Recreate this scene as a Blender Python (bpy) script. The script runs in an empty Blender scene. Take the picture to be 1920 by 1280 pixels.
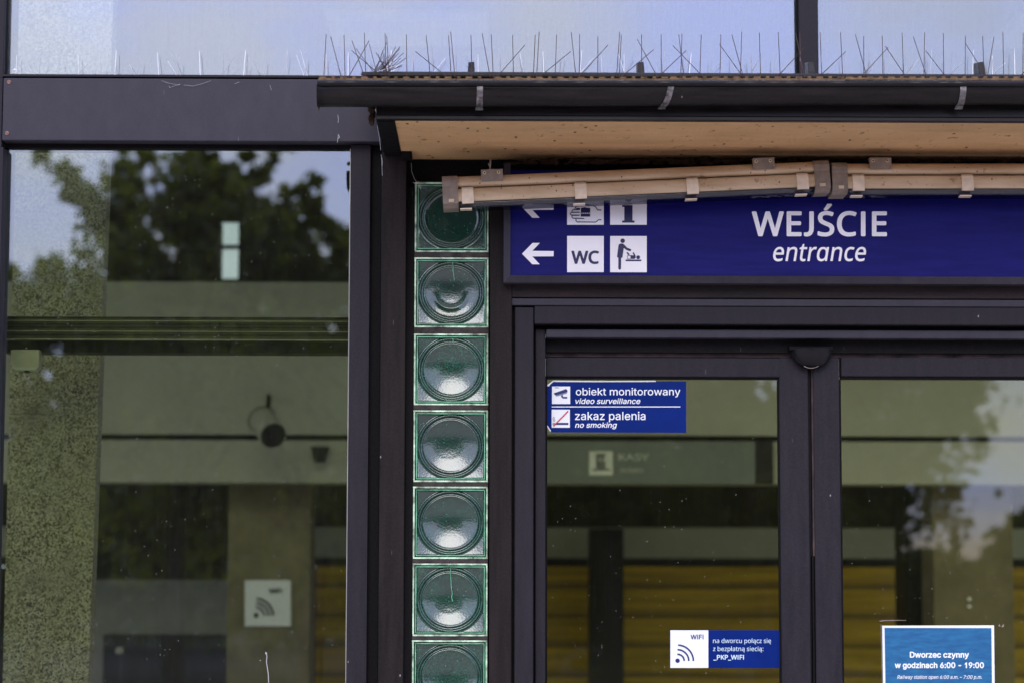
import bpy, bmesh, math, random
from mathutils import Vector, Matrix
R_ = math.radians
SC = bpy.context.scene
COL = SC.collection

# ------------------------------------------------------------------ camera, world, sun, exposure
FPX = 4447.0                                   # focal length in pixels of a 1920-wide picture
PITCH, YAW, ROLL = R_(5.65), R_(0.60), R_(0.12)
CAM = Vector((0.0, -7.5, 1.6))
FWD = Vector((math.sin(YAW) * math.cos(PITCH), math.cos(YAW) * math.cos(PITCH), math.sin(PITCH)))
RT0 = FWD.cross(Vector((0, 0, 1))).normalized()
UP0 = RT0.cross(FWD).normalized()
RT = RT0 * math.cos(ROLL) + UP0 * math.sin(ROLL)
UP = -RT0 * math.sin(ROLL) + UP0 * math.cos(ROLL)
cam_d = bpy.data.cameras.new("camera")
cam_d.sensor_width = 36.0
cam_d.lens = 36.0 * FPX / 1920.0
cam_d.clip_start, cam_d.clip_end = 0.1, 2000.0
cam_d.dof.use_dof = True
cam_d.dof.focus_distance = 7.28
cam_d.dof.aperture_fstop = 2.5
cam = bpy.data.objects.new("camera", cam_d)
COL.objects.link(cam)
cam.matrix_world = Matrix(((RT.x, UP.x, -FWD.x, CAM.x), (RT.y, UP.y, -FWD.y, CAM.y), (RT.z, UP.z, -FWD.z, CAM.z), (0, 0, 0, 1)))
SC.camera = cam

SUN_EL, SUN_AZ = R_(34), R_(184)               # high, in front of the facade, veiled by cloud
w = bpy.data.worlds.new("World")
SC.world = w
w.use_nodes = True
wn, wl = w.node_tree.nodes, w.node_tree.links
wn.clear()
wo = wn.new("ShaderNodeOutputWorld")
bg = wn.new("ShaderNodeBackground")
bg.inputs["Strength"].default_value = 0.10
sky = wn.new("ShaderNodeTexSky")
sky.sky_type = "NISHITA"
sky.sun_disc = False
sky.sun_elevation = SUN_EL
sky.sun_rotation = SUN_AZ
sky.air_density, sky.dust_density, sky.ozone_density = 1.0, 1.5, 1.5
tc = wn.new("ShaderNodeTexCoord")
mp = wn.new("ShaderNodeMapping")
mp.inputs["Scale"].default_value = (1.0, 1.0, 2.2)
nz = wn.new("ShaderNodeTexNoise")
nz.inputs["Scale"].default_value = 8.0
nz.inputs["Detail"].default_value = 7.0
nz.inputs["Roughness"].default_value = 0.55
cr = wn.new("ShaderNodeValToRGB")
cr.color_ramp.elements[0].position, cr.color_ramp.elements[1].position = 0.38, 0.60
cr.color_ramp.elements[0].color = (0.30, 0.30, 0.30, 1)
cr.color_ramp.elements[1].color = (1, 1, 1, 1)
mx = wn.new("ShaderNodeMix")
mx.data_type = "RGBA"
mx.inputs["B"].default_value = (11.4, 12.2, 18.6, 1)   # lit cloud
wl.new(tc.outputs["Generated"], mp.inputs["Vector"])
wl.new(mp.outputs["Vector"], nz.inputs["Vector"])
wl.new(nz.outputs["Fac"], cr.inputs["Fac"])
wl.new(cr.outputs["Color"], mx.inputs["Factor"])
wl.new(sky.outputs["Color"], mx.inputs["A"])
wl.new(mx.outputs["Result"], bg.inputs["Color"])
wl.new(bg.outputs["Background"], wo.inputs["Surface"])

sun_d = bpy.data.lights.new("sun", "SUN")
sun_d.energy = 1.35
sun_d.angle = R_(38)
sun_d.color = (1.0, 0.96, 0.90)
sun = bpy.data.objects.new("sun", sun_d)
COL.objects.link(sun)
# light comes from the same side as the sky's sun: behind the camera, high, a little to the left
sd = Vector((math.sin(SUN_AZ) * math.cos(SUN_EL), math.cos(SUN_AZ) * math.cos(SUN_EL), math.sin(SUN_EL)))
sun.rotation_euler = sd.to_track_quat("Z", "Y").to_euler()
sun.location = (-5, -20, 25)
SC.view_settings.view_transform = "Standard"
SC.view_settings.look = "None"
SC.view_settings.gamma = 1.0
SC.view_settings.exposure = 0.42
SC.cycles.max_bounces = 10
SC.cycles.transparent_max_bounces = 16
SC.cycles.sample_clamp_indirect = 6.0

# ------------------------------------------------------------------ geometry helpers
def P(px, py, Y):
    """The world point on the vertical plane y = Y that a pixel of the 1920x1280 frame looks at."""
    d = FWD + RT * ((px - 960.0) / FPX) + UP * ((640.0 - py) / FPX)
    return CAM + d * ((Y - CAM.y) / d.y)

def rect(x0, y0, x1, y1, Y):
    xc, yc = (x0 + x1) / 2, (y0 + y1) / 2
    return P(x0, yc, Y).x, P(x1, yc, Y).x, P(xc, y1, Y).z, P(xc, y0, Y).z      # X0, X1, Z0, Z1

def ab(bm, x0, x1, y0, y1, z0, z1):
    v = [bm.verts.new((x, y, z)) for x in (x0, x1) for y in (y0, y1) for z in (z0, z1)]
    for f in ((0, 1, 3, 2), (4, 6, 7, 5), (0, 4, 5, 1), (2, 3, 7, 6), (0, 2, 6, 4), (1, 5, 7, 3)):
        bm.faces.new([v[i] for i in f])

def pb(bm, x0, y0, x1, y1, Y, depth):
    """Box whose front face, at y = Y, covers the given rectangle of the frame; it runs DEPTH into the building."""
    X0, X1, Z0, Z1 = rect(x0, y0, x1, y1, Y)
    ab(bm, X0, X1, Y, Y + depth, Z0, Z1)

def obj(name, bm, mat, parent=None, bevel=0.0, smooth=False):
    if bevel:
        bmesh.ops.bevel(bm, geom=list(bm.edges), offset=bevel, segments=2, affect="EDGES", profile=0.5, clamp_overlap=True)
    bmesh.ops.recalc_face_normals(bm, faces=bm.faces)
    if parent is not None:
        base = parent["base"] if "base" in parent else (0, 0, 0)
        bmesh.ops.translate(bm, vec=-Vector(base), verts=bm.verts)
    me = bpy.data.meshes.new(name)
    bm.to_mesh(me)
    bm.free()
    if smooth:
        for p in me.polygons:
            p.use_smooth = True
    me.materials.append(mat)
    o = bpy.data.objects.new(name, me)
    COL.objects.link(o)
    if parent is not None:
        o.parent = parent
        if "base" in parent and parent.type == "MESH":
            pass
        o["base"] = tuple(base)
    return o

def boxes(name, rects, mat, parent=None, bevel=0.0015):
    bm = bmesh.new()
    for r in rects:
        pb(bm, *r)
    return obj(name, bm, mat, parent, bevel)

def thing(name, label, cat, loc, group=None):
    o = bpy.data.objects.new(name, None)
    COL.objects.link(o)
    o.location = loc
    o["base"] = tuple(loc)
    o["label"], o["category"] = label, cat
    o.empty_display_size = 0.1
    if group:
        o["group"] = group
    return o

def tag(o, label, cat, group=None, kind=None):
    o["label"], o["category"] = label, cat
    if group:
        o["group"] = group
    if kind:
        o["kind"] = kind
    return o

def struct(name, bm, mat):
    o = obj(name, bm, mat)
    o["kind"] = "structure"
    return o

def tube(bm, a, b, r0, r1=None, n=6):
    r1 = r0 if r1 is None else r1
    a, b = Vector(a), Vector(b)
    d = (b - a).normalized()
    u = d.cross(Vector((0.37, 0.91, 0.17))).normalized()
    v = d.cross(u)
    A, B = [], []
    for i in range(n):
        t = 2 * math.pi * i / n
        k = u * math.cos(t) + v * math.sin(t)
        A.append(bm.verts.new(a + k * r0))
        B.append(bm.verts.new(b + k * r1))
    for i in range(n):
        j = (i + 1) % n
        bm.faces.new((A[i], A[j], B[j], B[i]))
    bm.faces.new(A[::-1])
    bm.faces.new(B)

def polytube(bm, pts, r, n=6):
    for a, b in zip(pts, pts[1:]):
        tube(bm, a, b, r, r, n)

def prism(bm, pts, Y, t):
    """Prism whose front face is the pixel polygon PTS on the plane y = Y; T thick."""
    f = [bm.verts.new(P(x, y, Y)) for x, y in pts]
    b = [bm.verts.new(v.co + Vector((0, t, 0))) for v in f]
    n = len(f)
    bm.faces.new(f)
    bm.faces.new(b[::-1])
    for i in range(n):
        bm.faces.new((f[i], f[(i + 1) % n], b[(i + 1) % n], b[i]))

def shapes(name, polys, Y, t, mat, parent):
    bm = bmesh.new()
    for p in polys:
        prism(bm, p, Y, t)
    return obj(name, bm, mat, parent)

def rc(x0, y0, x1, y1):
    return [(x0, y0), (x1, y0), (x1, y1), (x0, y1)]

def circ(cx, cy, r, n=28):
    return [(cx + r * math.cos(2 * math.pi * i / n), cy + r * math.sin(2 * math.pi * i / n)) for i in range(n)]

def arc(cx, cy, r, wd, a0, a1, n=18):
    o = [(cx + (r + wd / 2) * math.cos(R_(a0 + (a1 - a0) * i / n)), cy - (r + wd / 2) * math.sin(R_(a0 + (a1 - a0) * i / n))) for i in range(n + 1)]
    i_ = [(cx + (r - wd / 2) * math.cos(R_(a0 + (a1 - a0) * i / n)), cy - (r - wd / 2) * math.sin(R_(a0 + (a1 - a0) * i / n))) for i in range(n + 1)]
    return o + i_[::-1]

def stroke(pts, wd):
    """Polygon of a polyline drawn with a pen WD wide."""
    L, Rr = [], []
    n = len(pts)
    for i, (x, y) in enumerate(pts):
        x0, y0 = pts[max(i - 1, 0)]
        x1, y1 = pts[min(i + 1, n - 1)]
        dx, dy = x1 - x0, y1 - y0
        q = math.hypot(dx, dy) or 1
        L.append((x - dy / q * wd / 2, y + dx / q * wd / 2))
        Rr.append((x + dy / q * wd / 2, y - dx / q * wd / 2))
    return L + Rr[::-1]

def tr(pts, s, x0, y0):
    return [(x0 + x / s, y0 + y / s) for x, y in pts]

# ------------------------------------------------------------------ lettering: glyph outlines (advance, contours), 500 units to the em
GLYPHS = {
'humanist': {
  " ": (104, []),
  ":": (107, [[29,22,30,31,32,38,36,43,41,46,47,48,53,49,60,48,66,46,71,43,75,38,78,31,79,22,78,13,75,6,71,1,66,-3,60,-5,53,-6,47,-5,41,-3,36,1,32,6,30,13],[29,193,30,202,32,209,36,215,41,218,47,220,53,221,60,220,66,218,71,215,75,209,78,202,79,193,78,185,75,178,71,172,66,169,60,167,53,166,47,167,41,169,36,172,32,178,30,185]]),
  "A": (256, [[219,0,184,89,71,89,36,0,0,0,112,287,144,287,256,0],[141,207,137,219,132,236,128,250,123,234,119,219,115,207,83,121,173,121]]),
  "C": (253, [[162,259,147,258,133,255,120,251,109,245,98,237,89,228,81,217,75,205,69,191,66,177,63,160,63,143,63,126,65,110,69,95,74,82,82,66,93,52,106,42,122,34,140,29,161,28,197,31,230,39,230,8,197,-1,156,-4,135,-3,116,1,99,6,83,14,69,24,57,36,47,50,39,65,33,83,28,102,25,122,24,144,25,159,27,175,30,189,33,203,40,220,49,235,60,249,72,261,87,272,103,280,121,286,141,289,162,290,177,290,191,288,204,286,218,283,230,278,241,273,227,243,197,254,186,256,174,258]]),
  "E": (223, [[199,0,39,0,39,286,199,286,199,255,75,255,75,165,192,165,192,134,75,134,75,32,199,32]]),
  "F": (208, [[75,0,39,0,39,286,199,286,199,255,75,255,75,153,191,153,191,121,75,121]]),
  "I": (136, [[119,0,16,0,16,21,50,28,50,257,16,265,16,286,119,286,119,265,86,257,86,28,119,21]]),
  "J": (109, [[-2,-76,-18,-75,-31,-71,-31,-40,-18,-43,-2,-45,17,-40,22,-37,27,-32,31,-26,34,-19,36,-10,37,2,37,286,73,286,73,4,72,-13,69,-28,64,-41,57,-52,48,-61,38,-68,26,-72,13,-75]]),
  "K": (248, [[248,0,206,0,104,137,75,111,75,0,39,0,39,286,75,286,75,145,99,172,124,200,202,286,244,286,130,162]]),
  "P": (243, [[115,286,141,285,163,281,182,274,196,264,208,252,216,238,221,221,222,202,221,190,220,179,216,168,212,158,205,148,197,139,187,131,176,124,162,119,146,115,128,112,108,111,75,111,75,0,39,0,39,286],[111,255,75,255,75,142,104,142,121,143,136,145,149,148,160,153,169,159,176,167,181,176,184,187,185,200,183,217,177,231,167,242,153,249,135,254]]),
  "S": (220, [[201,77,200,60,196,46,189,33,179,22,168,13,153,6,137,0,119,-3,99,-4,68,-2,42,2,20,10,20,44,56,32,71,30,86,28,101,27,114,28,126,30,136,33,145,37,152,43,158,49,162,56,164,64,165,73,165,82,163,90,159,97,154,103,147,109,139,115,98,132,66,147,57,152,49,158,43,165,37,172,32,179,29,188,26,197,25,207,24,217,25,232,29,245,36,256,44,266,55,275,68,281,82,286,98,289,115,290,131,290,145,288,159,286,194,274,183,243,151,254,139,257,127,258,115,259,103,258,93,256,85,253,77,249,71,245,67,239,63,232,61,225,61,217,61,208,63,200,67,193,71,187,78,181,86,176,123,159,139,153,153,146,166,139,176,132,185,123,192,114,197,103,200,91]]),
  "W": (373, [[368,286,291,0,255,0,199,188,194,205,190,222,187,236,185,244,183,236,180,222,176,205,171,186,117,0,81,0,5,286,43,286,87,111,91,93,95,76,98,59,101,43,103,60,107,77,111,95,116,113,166,286,204,286,256,112,261,94,266,75,269,58,272,43,275,64,280,87,286,112,330,286]]),
  "Y": (227, [[113,146,188,286,227,286,132,111,132,0,95,0,95,109,0,286,39,286]]),
  "_": (178, [[179,-62,-1,-62,-1,-36,179,-36]]),
  "a": (225, [[115,219,134,217,150,214,163,209,174,201,184,188,190,169,192,146,192,0,167,0,160,30,158,30,139,11,132,6,125,2,117,0,86,-4,74,-3,62,-1,52,3,42,8,34,15,27,24,22,34,19,46,18,60,21,80,30,96,44,109,58,117,76,123,97,127,121,128,158,130,158,142,157,158,153,171,146,180,138,185,127,189,113,190,102,189,92,188,81,185,53,174,42,200,75,213,88,216,102,218],[126,104,102,102,83,97,70,91,62,83,57,72,55,59,56,48,60,40,66,33,74,28,83,25,94,24,111,26,126,31,140,39,150,51,156,67,158,86,158,105]]),
  "b": (247, [[69,231,69,205,67,186,69,186,76,195,85,203,95,209,106,214,120,217,136,219,155,217,172,212,187,203,200,191,211,175,218,156,223,133,225,107,224,90,222,74,218,59,214,46,205,31,195,18,182,8,168,2,153,-3,136,-4,120,-3,106,0,95,5,85,12,76,19,69,27,67,27,59,0,34,0,34,305,69,305],[130,189,116,188,104,185,94,181,86,174,80,165,75,154,72,141,70,126,69,109,69,107,70,88,73,72,77,58,82,46,94,35,110,28,131,25,148,28,163,35,174,47,180,58,184,72,187,89,188,108,187,127,184,143,180,157,174,169,163,180,148,187]]),
  "c": (192, [[120,-4,102,-3,85,1,70,8,56,17,44,29,35,44,29,57,25,72,23,88,22,106,23,125,25,142,29,157,35,171,45,186,57,198,71,207,87,214,104,218,123,219,154,216,179,207,168,178,146,185,122,188,108,187,96,184,86,179,78,172,71,163,65,152,62,139,59,124,59,107,59,90,62,76,65,63,71,52,77,43,86,36,96,31,107,27,120,26,151,30,176,39,176,8,152,-1]]),
  "d": (247, [[110,-4,91,-2,74,3,59,12,46,24,36,40,28,59,24,81,22,107,24,133,28,156,36,175,46,191,59,203,75,212,92,217,111,219,121,218,131,217,140,215,162,203,177,187,180,187,178,203,177,219,177,305,213,305,213,0,184,0,179,29,177,29,162,12,140,0,131,-2,121,-4],[116,25,136,27,152,34,164,44,171,58,176,77,178,100,178,107,177,126,174,142,170,156,164,168,153,180,137,187,115,190,98,187,84,180,73,167,67,155,62,140,59,124,59,106,59,88,62,72,67,58,73,47,84,35,98,28]]),
  "e": (226, [[117,219,135,218,150,214,165,207,177,198,187,186,195,173,201,158,205,141,206,122,206,101,59,101,61,78,67,60,77,45,91,35,107,28,127,26,163,30,196,41,196,10,164,-1,126,-4,106,-3,88,2,72,8,57,18,45,30,35,46,29,59,25,73,23,89,22,106,23,123,25,139,29,153,34,166,43,182,54,195,67,205,82,213,99,217],[117,190,101,188,88,183,77,174,68,162,63,147,59,129,169,129,168,140,166,151,163,161,159,169,153,176,146,182,138,187,128,189]]),
  "i": (103, [[69,215,69,0,34,0,34,215],[52,296,57,295,62,293,66,290,70,286,72,280,73,273,72,266,70,261,66,256,62,253,57,251,52,251,47,251,42,253,37,256,34,261,32,266,31,273,32,280,34,286,37,290,42,293,47,295]]),
  "k": (214, [[69,146,68,129,67,111,69,111,76,120,86,132,95,142,163,215,204,215,117,123,211,0,168,0,93,100,69,79,69,0,34,0,34,305,69,305]]),
  "n": (248, [[138,219,156,218,171,214,185,208,196,200,204,190,210,176,214,159,215,140,215,0,180,0,180,138,179,153,175,166,169,176,160,184,147,188,132,189,111,187,95,180,83,169,75,154,71,135,69,111,69,0,34,0,34,215,63,215,68,186,70,186,75,193,81,199,88,204,111,215]]),
  "o": (243, [[221,108,220,91,218,75,214,60,209,47,202,36,194,25,185,16,174,9,162,3,149,-1,135,-3,121,-4,107,-3,94,-1,81,3,70,9,59,16,50,25,42,36,35,47,29,60,25,75,23,91,22,108,23,125,25,141,29,155,34,168,43,183,55,196,69,206,84,213,102,217,122,219,141,217,158,213,173,206,187,196,199,183,208,168,214,155,218,141,220,125],[59,108,59,92,61,77,65,64,70,52,77,43,86,35,96,30,108,26,121,25,135,26,147,30,157,35,166,43,173,52,178,64,182,77,184,92,184,108,184,124,181,139,178,152,172,163,165,172,157,179,147,185,135,188,121,189,101,187,85,180,73,168,67,156,62,142,59,126]]),
  "p": (247, [[136,219,155,217,172,212,187,203,200,191,211,176,218,157,223,134,225,108,224,90,222,74,218,60,214,46,205,31,195,18,183,9,169,2,153,-3,136,-4,125,-4,116,-2,107,0,85,12,69,27,67,27,69,10,69,-8,69,-96,34,-96,34,215,63,215,68,186,69,186,85,202,91,207,98,211,106,215,115,217,125,218],[130,189,116,188,105,186,95,181,87,175,81,166,76,156,72,144,70,131,69,115,69,108,70,91,72,76,75,63,80,52,86,42,94,35,104,30,116,26,131,25,143,26,154,30,163,36,171,44,177,54,182,66,185,79,187,93,188,108,187,126,184,141,180,155,174,167,163,179,148,187]]),
  "r": (166, [[134,219,147,218,160,217,155,184,144,186,132,187,124,186,116,185,108,182,101,178,94,173,88,167,83,160,78,153,74,144,72,135,70,125,69,115,69,0,34,0,34,215,63,215,67,176,69,176,85,197,92,204,99,209,107,213,116,216,125,218]]),
  "s": (192, [[174,59,173,46,169,35,164,24,156,16,146,9,134,3,120,-1,105,-3,88,-4,50,0,21,10,21,42,52,30,64,27,77,25,89,24,105,25,118,28,128,33,135,39,139,47,140,56,139,61,138,66,136,71,120,83,87,98,51,114,42,120,35,126,28,133,24,141,21,151,20,162,23,179,30,193,43,204,55,211,68,215,84,218,101,219,138,215,170,204,158,176,129,186,99,190,85,189,74,187,66,183,59,178,55,171,54,164,55,158,56,153,59,149,77,137,109,123,144,107,153,102,161,95,166,88,171,80,173,70]]),
  "t": (145, [[106,25,122,26,136,29,136,2,120,-2,100,-4,89,-3,79,-1,69,2,60,7,52,13,46,22,41,33,38,46,37,63,37,188,6,188,6,204,37,219,51,264,72,264,72,215,134,215,134,188,72,188,72,63,73,51,76,42,82,34,88,29,97,26]]),
  "u": (248, [[214,215,214,0,185,0,180,28,178,28,173,21,167,15,160,10,137,-1,110,-4,94,-3,79,0,67,4,56,11,47,19,40,30,36,42,33,57,32,74,32,215,67,215,67,77,69,61,73,48,79,38,88,31,100,27,115,25,130,26,143,29,153,34,161,41,168,50,173,61,176,73,178,87,178,103,178,215]]),
  "w": (315, [[173,121,168,138,164,154,160,168,158,178,156,178,154,168,151,154,147,138,142,121,103,0,63,0,4,215,41,215,71,101,77,77,82,55,85,36,86,36,89,49,92,64,96,80,101,94,139,215,177,215,214,94,220,75,225,54,229,37,230,37,233,54,238,76,245,101,275,215,311,215,251,0,210,0]]),
  "z": (188, [[173,0,16,0,16,23,131,188,22,188,22,215,170,215,170,188,56,27,173,27]]),
  "ą": (225, [[115,219,134,217,150,214,163,209,174,201,184,188,190,169,192,146,192,0,167,0,160,30,158,30,139,11,132,6,125,2,117,0,86,-4,74,-3,62,-1,52,3,42,8,34,15,27,24,22,34,19,46,18,60,21,80,30,96,44,109,58,117,76,123,97,127,121,128,158,130,158,142,157,158,153,171,146,180,138,185,127,189,113,190,102,189,92,188,81,185,53,174,42,200,75,213,88,216,102,218],[126,104,102,102,83,97,70,91,62,83,57,72,55,59,56,48,60,40,66,33,74,28,83,25,94,24,111,26,126,31,140,39,150,51,156,67,158,86,158,105],[165,-47,166,-52,167,-56,170,-60,174,-63,178,-64,183,-65,195,-64,202,-62,202,-85,191,-87,178,-88,165,-87,154,-84,146,-78,141,-71,137,-61,136,-51,137,-43,139,-35,142,-28,157,-8,173,6,192,0,172,-23,168,-31,166,-38]]),
  "ę": (226, [[156,-47,157,-52,158,-56,161,-60,164,-63,169,-64,174,-65,185,-64,193,-62,193,-85,182,-87,168,-88,155,-87,145,-84,137,-78,132,-71,128,-61,127,-51,128,-43,130,-35,133,-28,147,-8,164,6,196,10,171,-12,159,-30],[117,219,135,218,150,214,165,207,177,198,187,186,195,173,201,158,205,141,206,122,206,101,59,101,61,78,67,60,77,45,91,35,107,28,127,26,163,30,196,41,196,10,164,-1,126,-4,106,-3,88,2,72,8,57,18,45,30,35,46,29,59,25,73,23,89,22,106,23,123,25,139,29,153,34,166,43,182,54,195,67,205,82,213,99,217],[117,190,101,188,88,183,77,174,68,162,63,147,59,129,169,129,168,140,166,151,163,161,159,169,153,176,146,182,138,187,128,189]]),
  "ł": (103, [[31,0,31,114,11,101,-4,125,31,148,31,305,67,305,67,170,92,188,107,164,67,137,67,0]]),
  "Ś": (220, [[201,77,200,60,196,46,189,33,179,22,168,13,153,6,137,0,119,-3,99,-4,68,-2,42,2,20,10,20,44,56,32,71,30,86,28,101,27,114,28,126,30,136,33,145,37,152,43,158,49,162,56,164,64,165,73,165,82,163,90,159,97,154,103,147,109,139,115,98,132,66,147,57,152,49,158,43,165,37,172,32,179,29,188,26,197,25,207,24,217,25,232,29,245,36,256,44,266,55,275,68,281,82,286,98,289,115,290,131,290,145,288,159,286,194,274,183,243,151,254,139,257,127,258,115,259,103,258,93,256,85,253,77,249,71,245,67,239,63,232,61,225,61,217,61,208,63,200,67,193,71,187,78,181,86,176,123,159,139,153,153,146,166,139,176,132,185,123,192,114,197,103,200,91],[174,374,163,361,148,344,132,328,116,314,93,314,93,319,106,337,120,359,131,379,174,379]]),
  "ɑ": (241, [[38,0,38,286,202,286,202,0],[58,20,182,20,182,266,58,266]])}
,
'grotesk': {
  " ": (94, []),
  "-": (227, [[168,122,168,94,57,94,57,122]]),
  ".": (94, [[48,-2,42,-1,36,1,31,4,28,9,26,15,25,20,26,27,28,32,31,37,36,40,42,43,48,43,54,43,59,40,64,37,68,32,70,27,71,20,70,15,68,9,64,4,59,1,54,-1]]),
  "0": (227, [[113,-3,95,-2,79,3,65,12,53,24,42,39,34,57,30,72,27,89,25,107,24,127,25,147,27,165,30,182,35,197,43,215,53,230,65,242,79,251,95,256,113,258,131,256,147,251,161,242,174,230,184,215,192,197,197,182,200,165,202,147,203,127,202,107,200,89,197,72,192,57,184,39,174,24,162,12,147,3,131,-2],[113,25,125,26,136,30,145,37,153,46,160,58,165,72,169,88,171,107,172,127,171,148,169,166,165,182,160,197,153,208,145,218,136,224,125,228,113,230,101,228,91,224,82,218,73,208,67,197,62,182,58,166,55,148,55,127,55,107,58,88,62,72,67,58,73,46,82,37,91,30,101,26]]),
  "1": (227, [[38,0,38,27,195,27,195,0],[138,254,138,0,106,0,106,224,105,224,43,179,43,213,99,254]]),
  "6": (227, [[113,-3,98,-2,84,1,71,7,60,15,50,25,42,37,36,51,33,65,32,81,33,93,35,106,40,119,47,134,56,151,69,170,126,254,161,254,75,131,73,131,83,144,98,153,117,157,132,156,146,153,158,147,169,140,178,131,185,120,190,107,193,94,194,79,193,63,190,49,184,36,176,25,166,15,155,7,142,1,128,-2],[113,24,123,25,131,27,139,31,146,37,152,43,157,51,161,59,163,69,164,79,163,89,161,98,157,107,152,114,146,121,139,126,131,130,123,132,113,133,104,132,95,130,87,126,80,121,74,114,69,107,65,99,63,89,62,79,63,69,65,59,69,51,74,43,80,37,87,31,95,27,104,25]]),
  "7": (227, [[48,0,162,224,162,226,31,226,31,254,195,254,195,224,82,0]]),
  "9": (227, [[113,258,128,257,142,253,155,247,166,239,176,229,184,217,190,204,193,189,194,173,194,161,191,148,186,135,180,120,170,103,158,84,100,0,65,0,151,124,154,124,144,111,128,101,109,97,94,98,81,102,69,107,58,114,49,124,41,134,36,147,33,161,32,176,33,191,36,205,42,218,50,230,60,239,71,247,84,253,98,257],[113,230,104,229,95,227,87,223,80,218,74,211,69,204,66,195,63,186,63,176,63,166,66,156,69,148,74,140,80,134,87,129,95,125,104,122,113,122,123,122,131,125,139,129,146,134,152,140,157,147,161,156,163,165,164,175,163,185,161,195,157,204,152,211,146,218,139,223,131,227,123,229]]),
  ":": (94, [[48,-2,42,-1,36,1,31,4,28,9,26,15,25,20,26,27,28,32,31,37,36,40,42,43,48,43,54,43,59,40,64,37,68,32,70,27,71,20,70,15,68,9,64,4,59,1,54,-1],[48,135,42,136,36,138,31,142,28,147,26,152,25,158,26,164,28,170,31,174,36,178,42,180,48,181,54,180,59,178,64,174,68,170,70,164,71,158,70,152,68,147,64,142,59,138,54,136]]),
  "D": (251, [[109,0,48,0,48,29,107,29,127,30,144,34,159,40,171,49,182,61,189,75,195,90,198,108,200,128,198,147,195,165,190,180,182,194,172,205,160,214,145,221,129,225,110,226,47,226,47,254,113,254,131,253,147,251,162,246,176,239,192,228,206,213,217,196,223,181,227,164,230,147,231,128,230,109,227,91,223,74,217,59,209,46,199,34,188,24,175,15,161,9,145,4,128,1],[62,254,62,0,30,0,30,254]]),
  "F": (205, [[30,0,30,254,185,254,185,226,62,226,62,139,173,139,173,111,62,111,62,0]]),
  "R": (224, [[30,0,30,254,118,254,136,253,153,250,167,244,178,237,188,227,195,217,200,204,204,191,205,176,204,161,200,148,195,136,188,125,178,116,166,109,152,103,136,100,118,99,48,99,48,128,117,128,129,128,140,130,149,133,156,138,162,143,167,150,170,158,172,167,173,176,172,186,170,194,167,202,162,209,156,215,149,220,140,223,129,225,116,226,62,226,62,0],[177,0,115,115,151,115,214,0]]),
  "W": (343, [[78,0,8,254,41,254,82,98,88,73,93,47,98,20,95,20,100,47,106,73,112,98,153,254,190,254,231,98,237,73,243,47,249,20,244,20,249,47,255,73,261,98,302,254,335,254,265,0,228,0,184,161,176,196,168,237,175,237,167,197,159,161,115,0]]),
  "a": (195, [[80,-4,68,-4,57,-1,47,2,38,8,30,14,24,22,19,32,16,42,15,54,16,64,18,73,22,80,26,87,32,92,39,97,63,105,89,110,117,113,133,117,135,120,137,123,138,127,138,128,137,136,136,142,133,148,130,153,125,158,120,161,113,163,106,165,98,165,89,165,82,164,75,161,59,150,50,137,20,146,26,156,32,165,39,173,48,179,57,184,66,188,77,190,87,192,97,192,119,190,143,180,150,175,156,168,161,160,165,150,168,139,168,126,168,0,138,0,138,26,136,26,126,12,108,1,100,-2,90,-4],[85,23,96,23,106,26,114,29,121,34,127,40,132,47,135,54,137,61,138,69,138,95,130,91,116,88,100,86,88,84,67,79,61,77,56,74,52,70,48,65,47,59,46,52,46,46,48,41,51,36,55,32,59,29,65,26]]),
  "b": (212, [[115,-4,104,-3,94,-1,86,2,69,16,59,29,56,29,56,0,26,0,26,254,57,254,57,160,59,160,69,173,86,186,94,190,103,192,115,192,130,191,144,187,156,180,168,171,177,160,185,146,191,131,194,113,195,94,194,75,191,58,185,42,177,29,168,17,157,8,144,1,130,-3],[110,23,121,24,131,28,140,33,147,40,153,48,158,58,161,70,163,82,164,95,163,108,161,120,158,131,153,140,147,149,140,156,131,161,121,164,110,165,99,164,89,161,81,156,73,149,67,141,62,131,59,120,57,108,56,95,57,81,59,69,63,58,67,48,73,39,81,32,89,27,99,24]]),
  "c": (198, [[104,-4,87,-3,72,1,58,8,46,17,36,29,28,43,22,58,18,75,17,94,18,113,22,130,28,146,36,159,46,171,58,180,72,187,87,191,104,192,130,189,153,178,170,161,181,138,151,131,145,145,135,155,121,162,104,165,92,164,81,161,73,155,65,148,59,139,54,129,51,118,49,106,48,94,49,81,51,70,54,59,59,49,65,40,73,33,81,28,92,24,104,23,121,26,135,33,146,44,152,59,181,51,179,43,175,35,171,28,153,11,130,0]]),
  "d": (212, [[98,-4,82,-3,68,1,56,8,44,17,35,29,27,42,22,58,18,75,17,94,18,113,22,131,27,146,35,160,45,171,56,180,69,187,83,191,98,192,109,192,118,190,126,186,144,173,153,160,155,160,155,254,186,254,186,0,156,0,156,29,153,29,143,16,126,2,118,-1,109,-3],[102,23,113,24,123,27,132,32,139,39,145,48,150,58,153,69,155,81,156,95,155,108,153,120,150,131,145,141,139,149,132,156,123,161,113,164,102,165,91,164,81,161,72,156,65,149,59,140,54,131,51,120,49,108,48,95,49,82,51,70,54,58,59,48,65,40,73,33,81,28,91,24]]),
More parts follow.
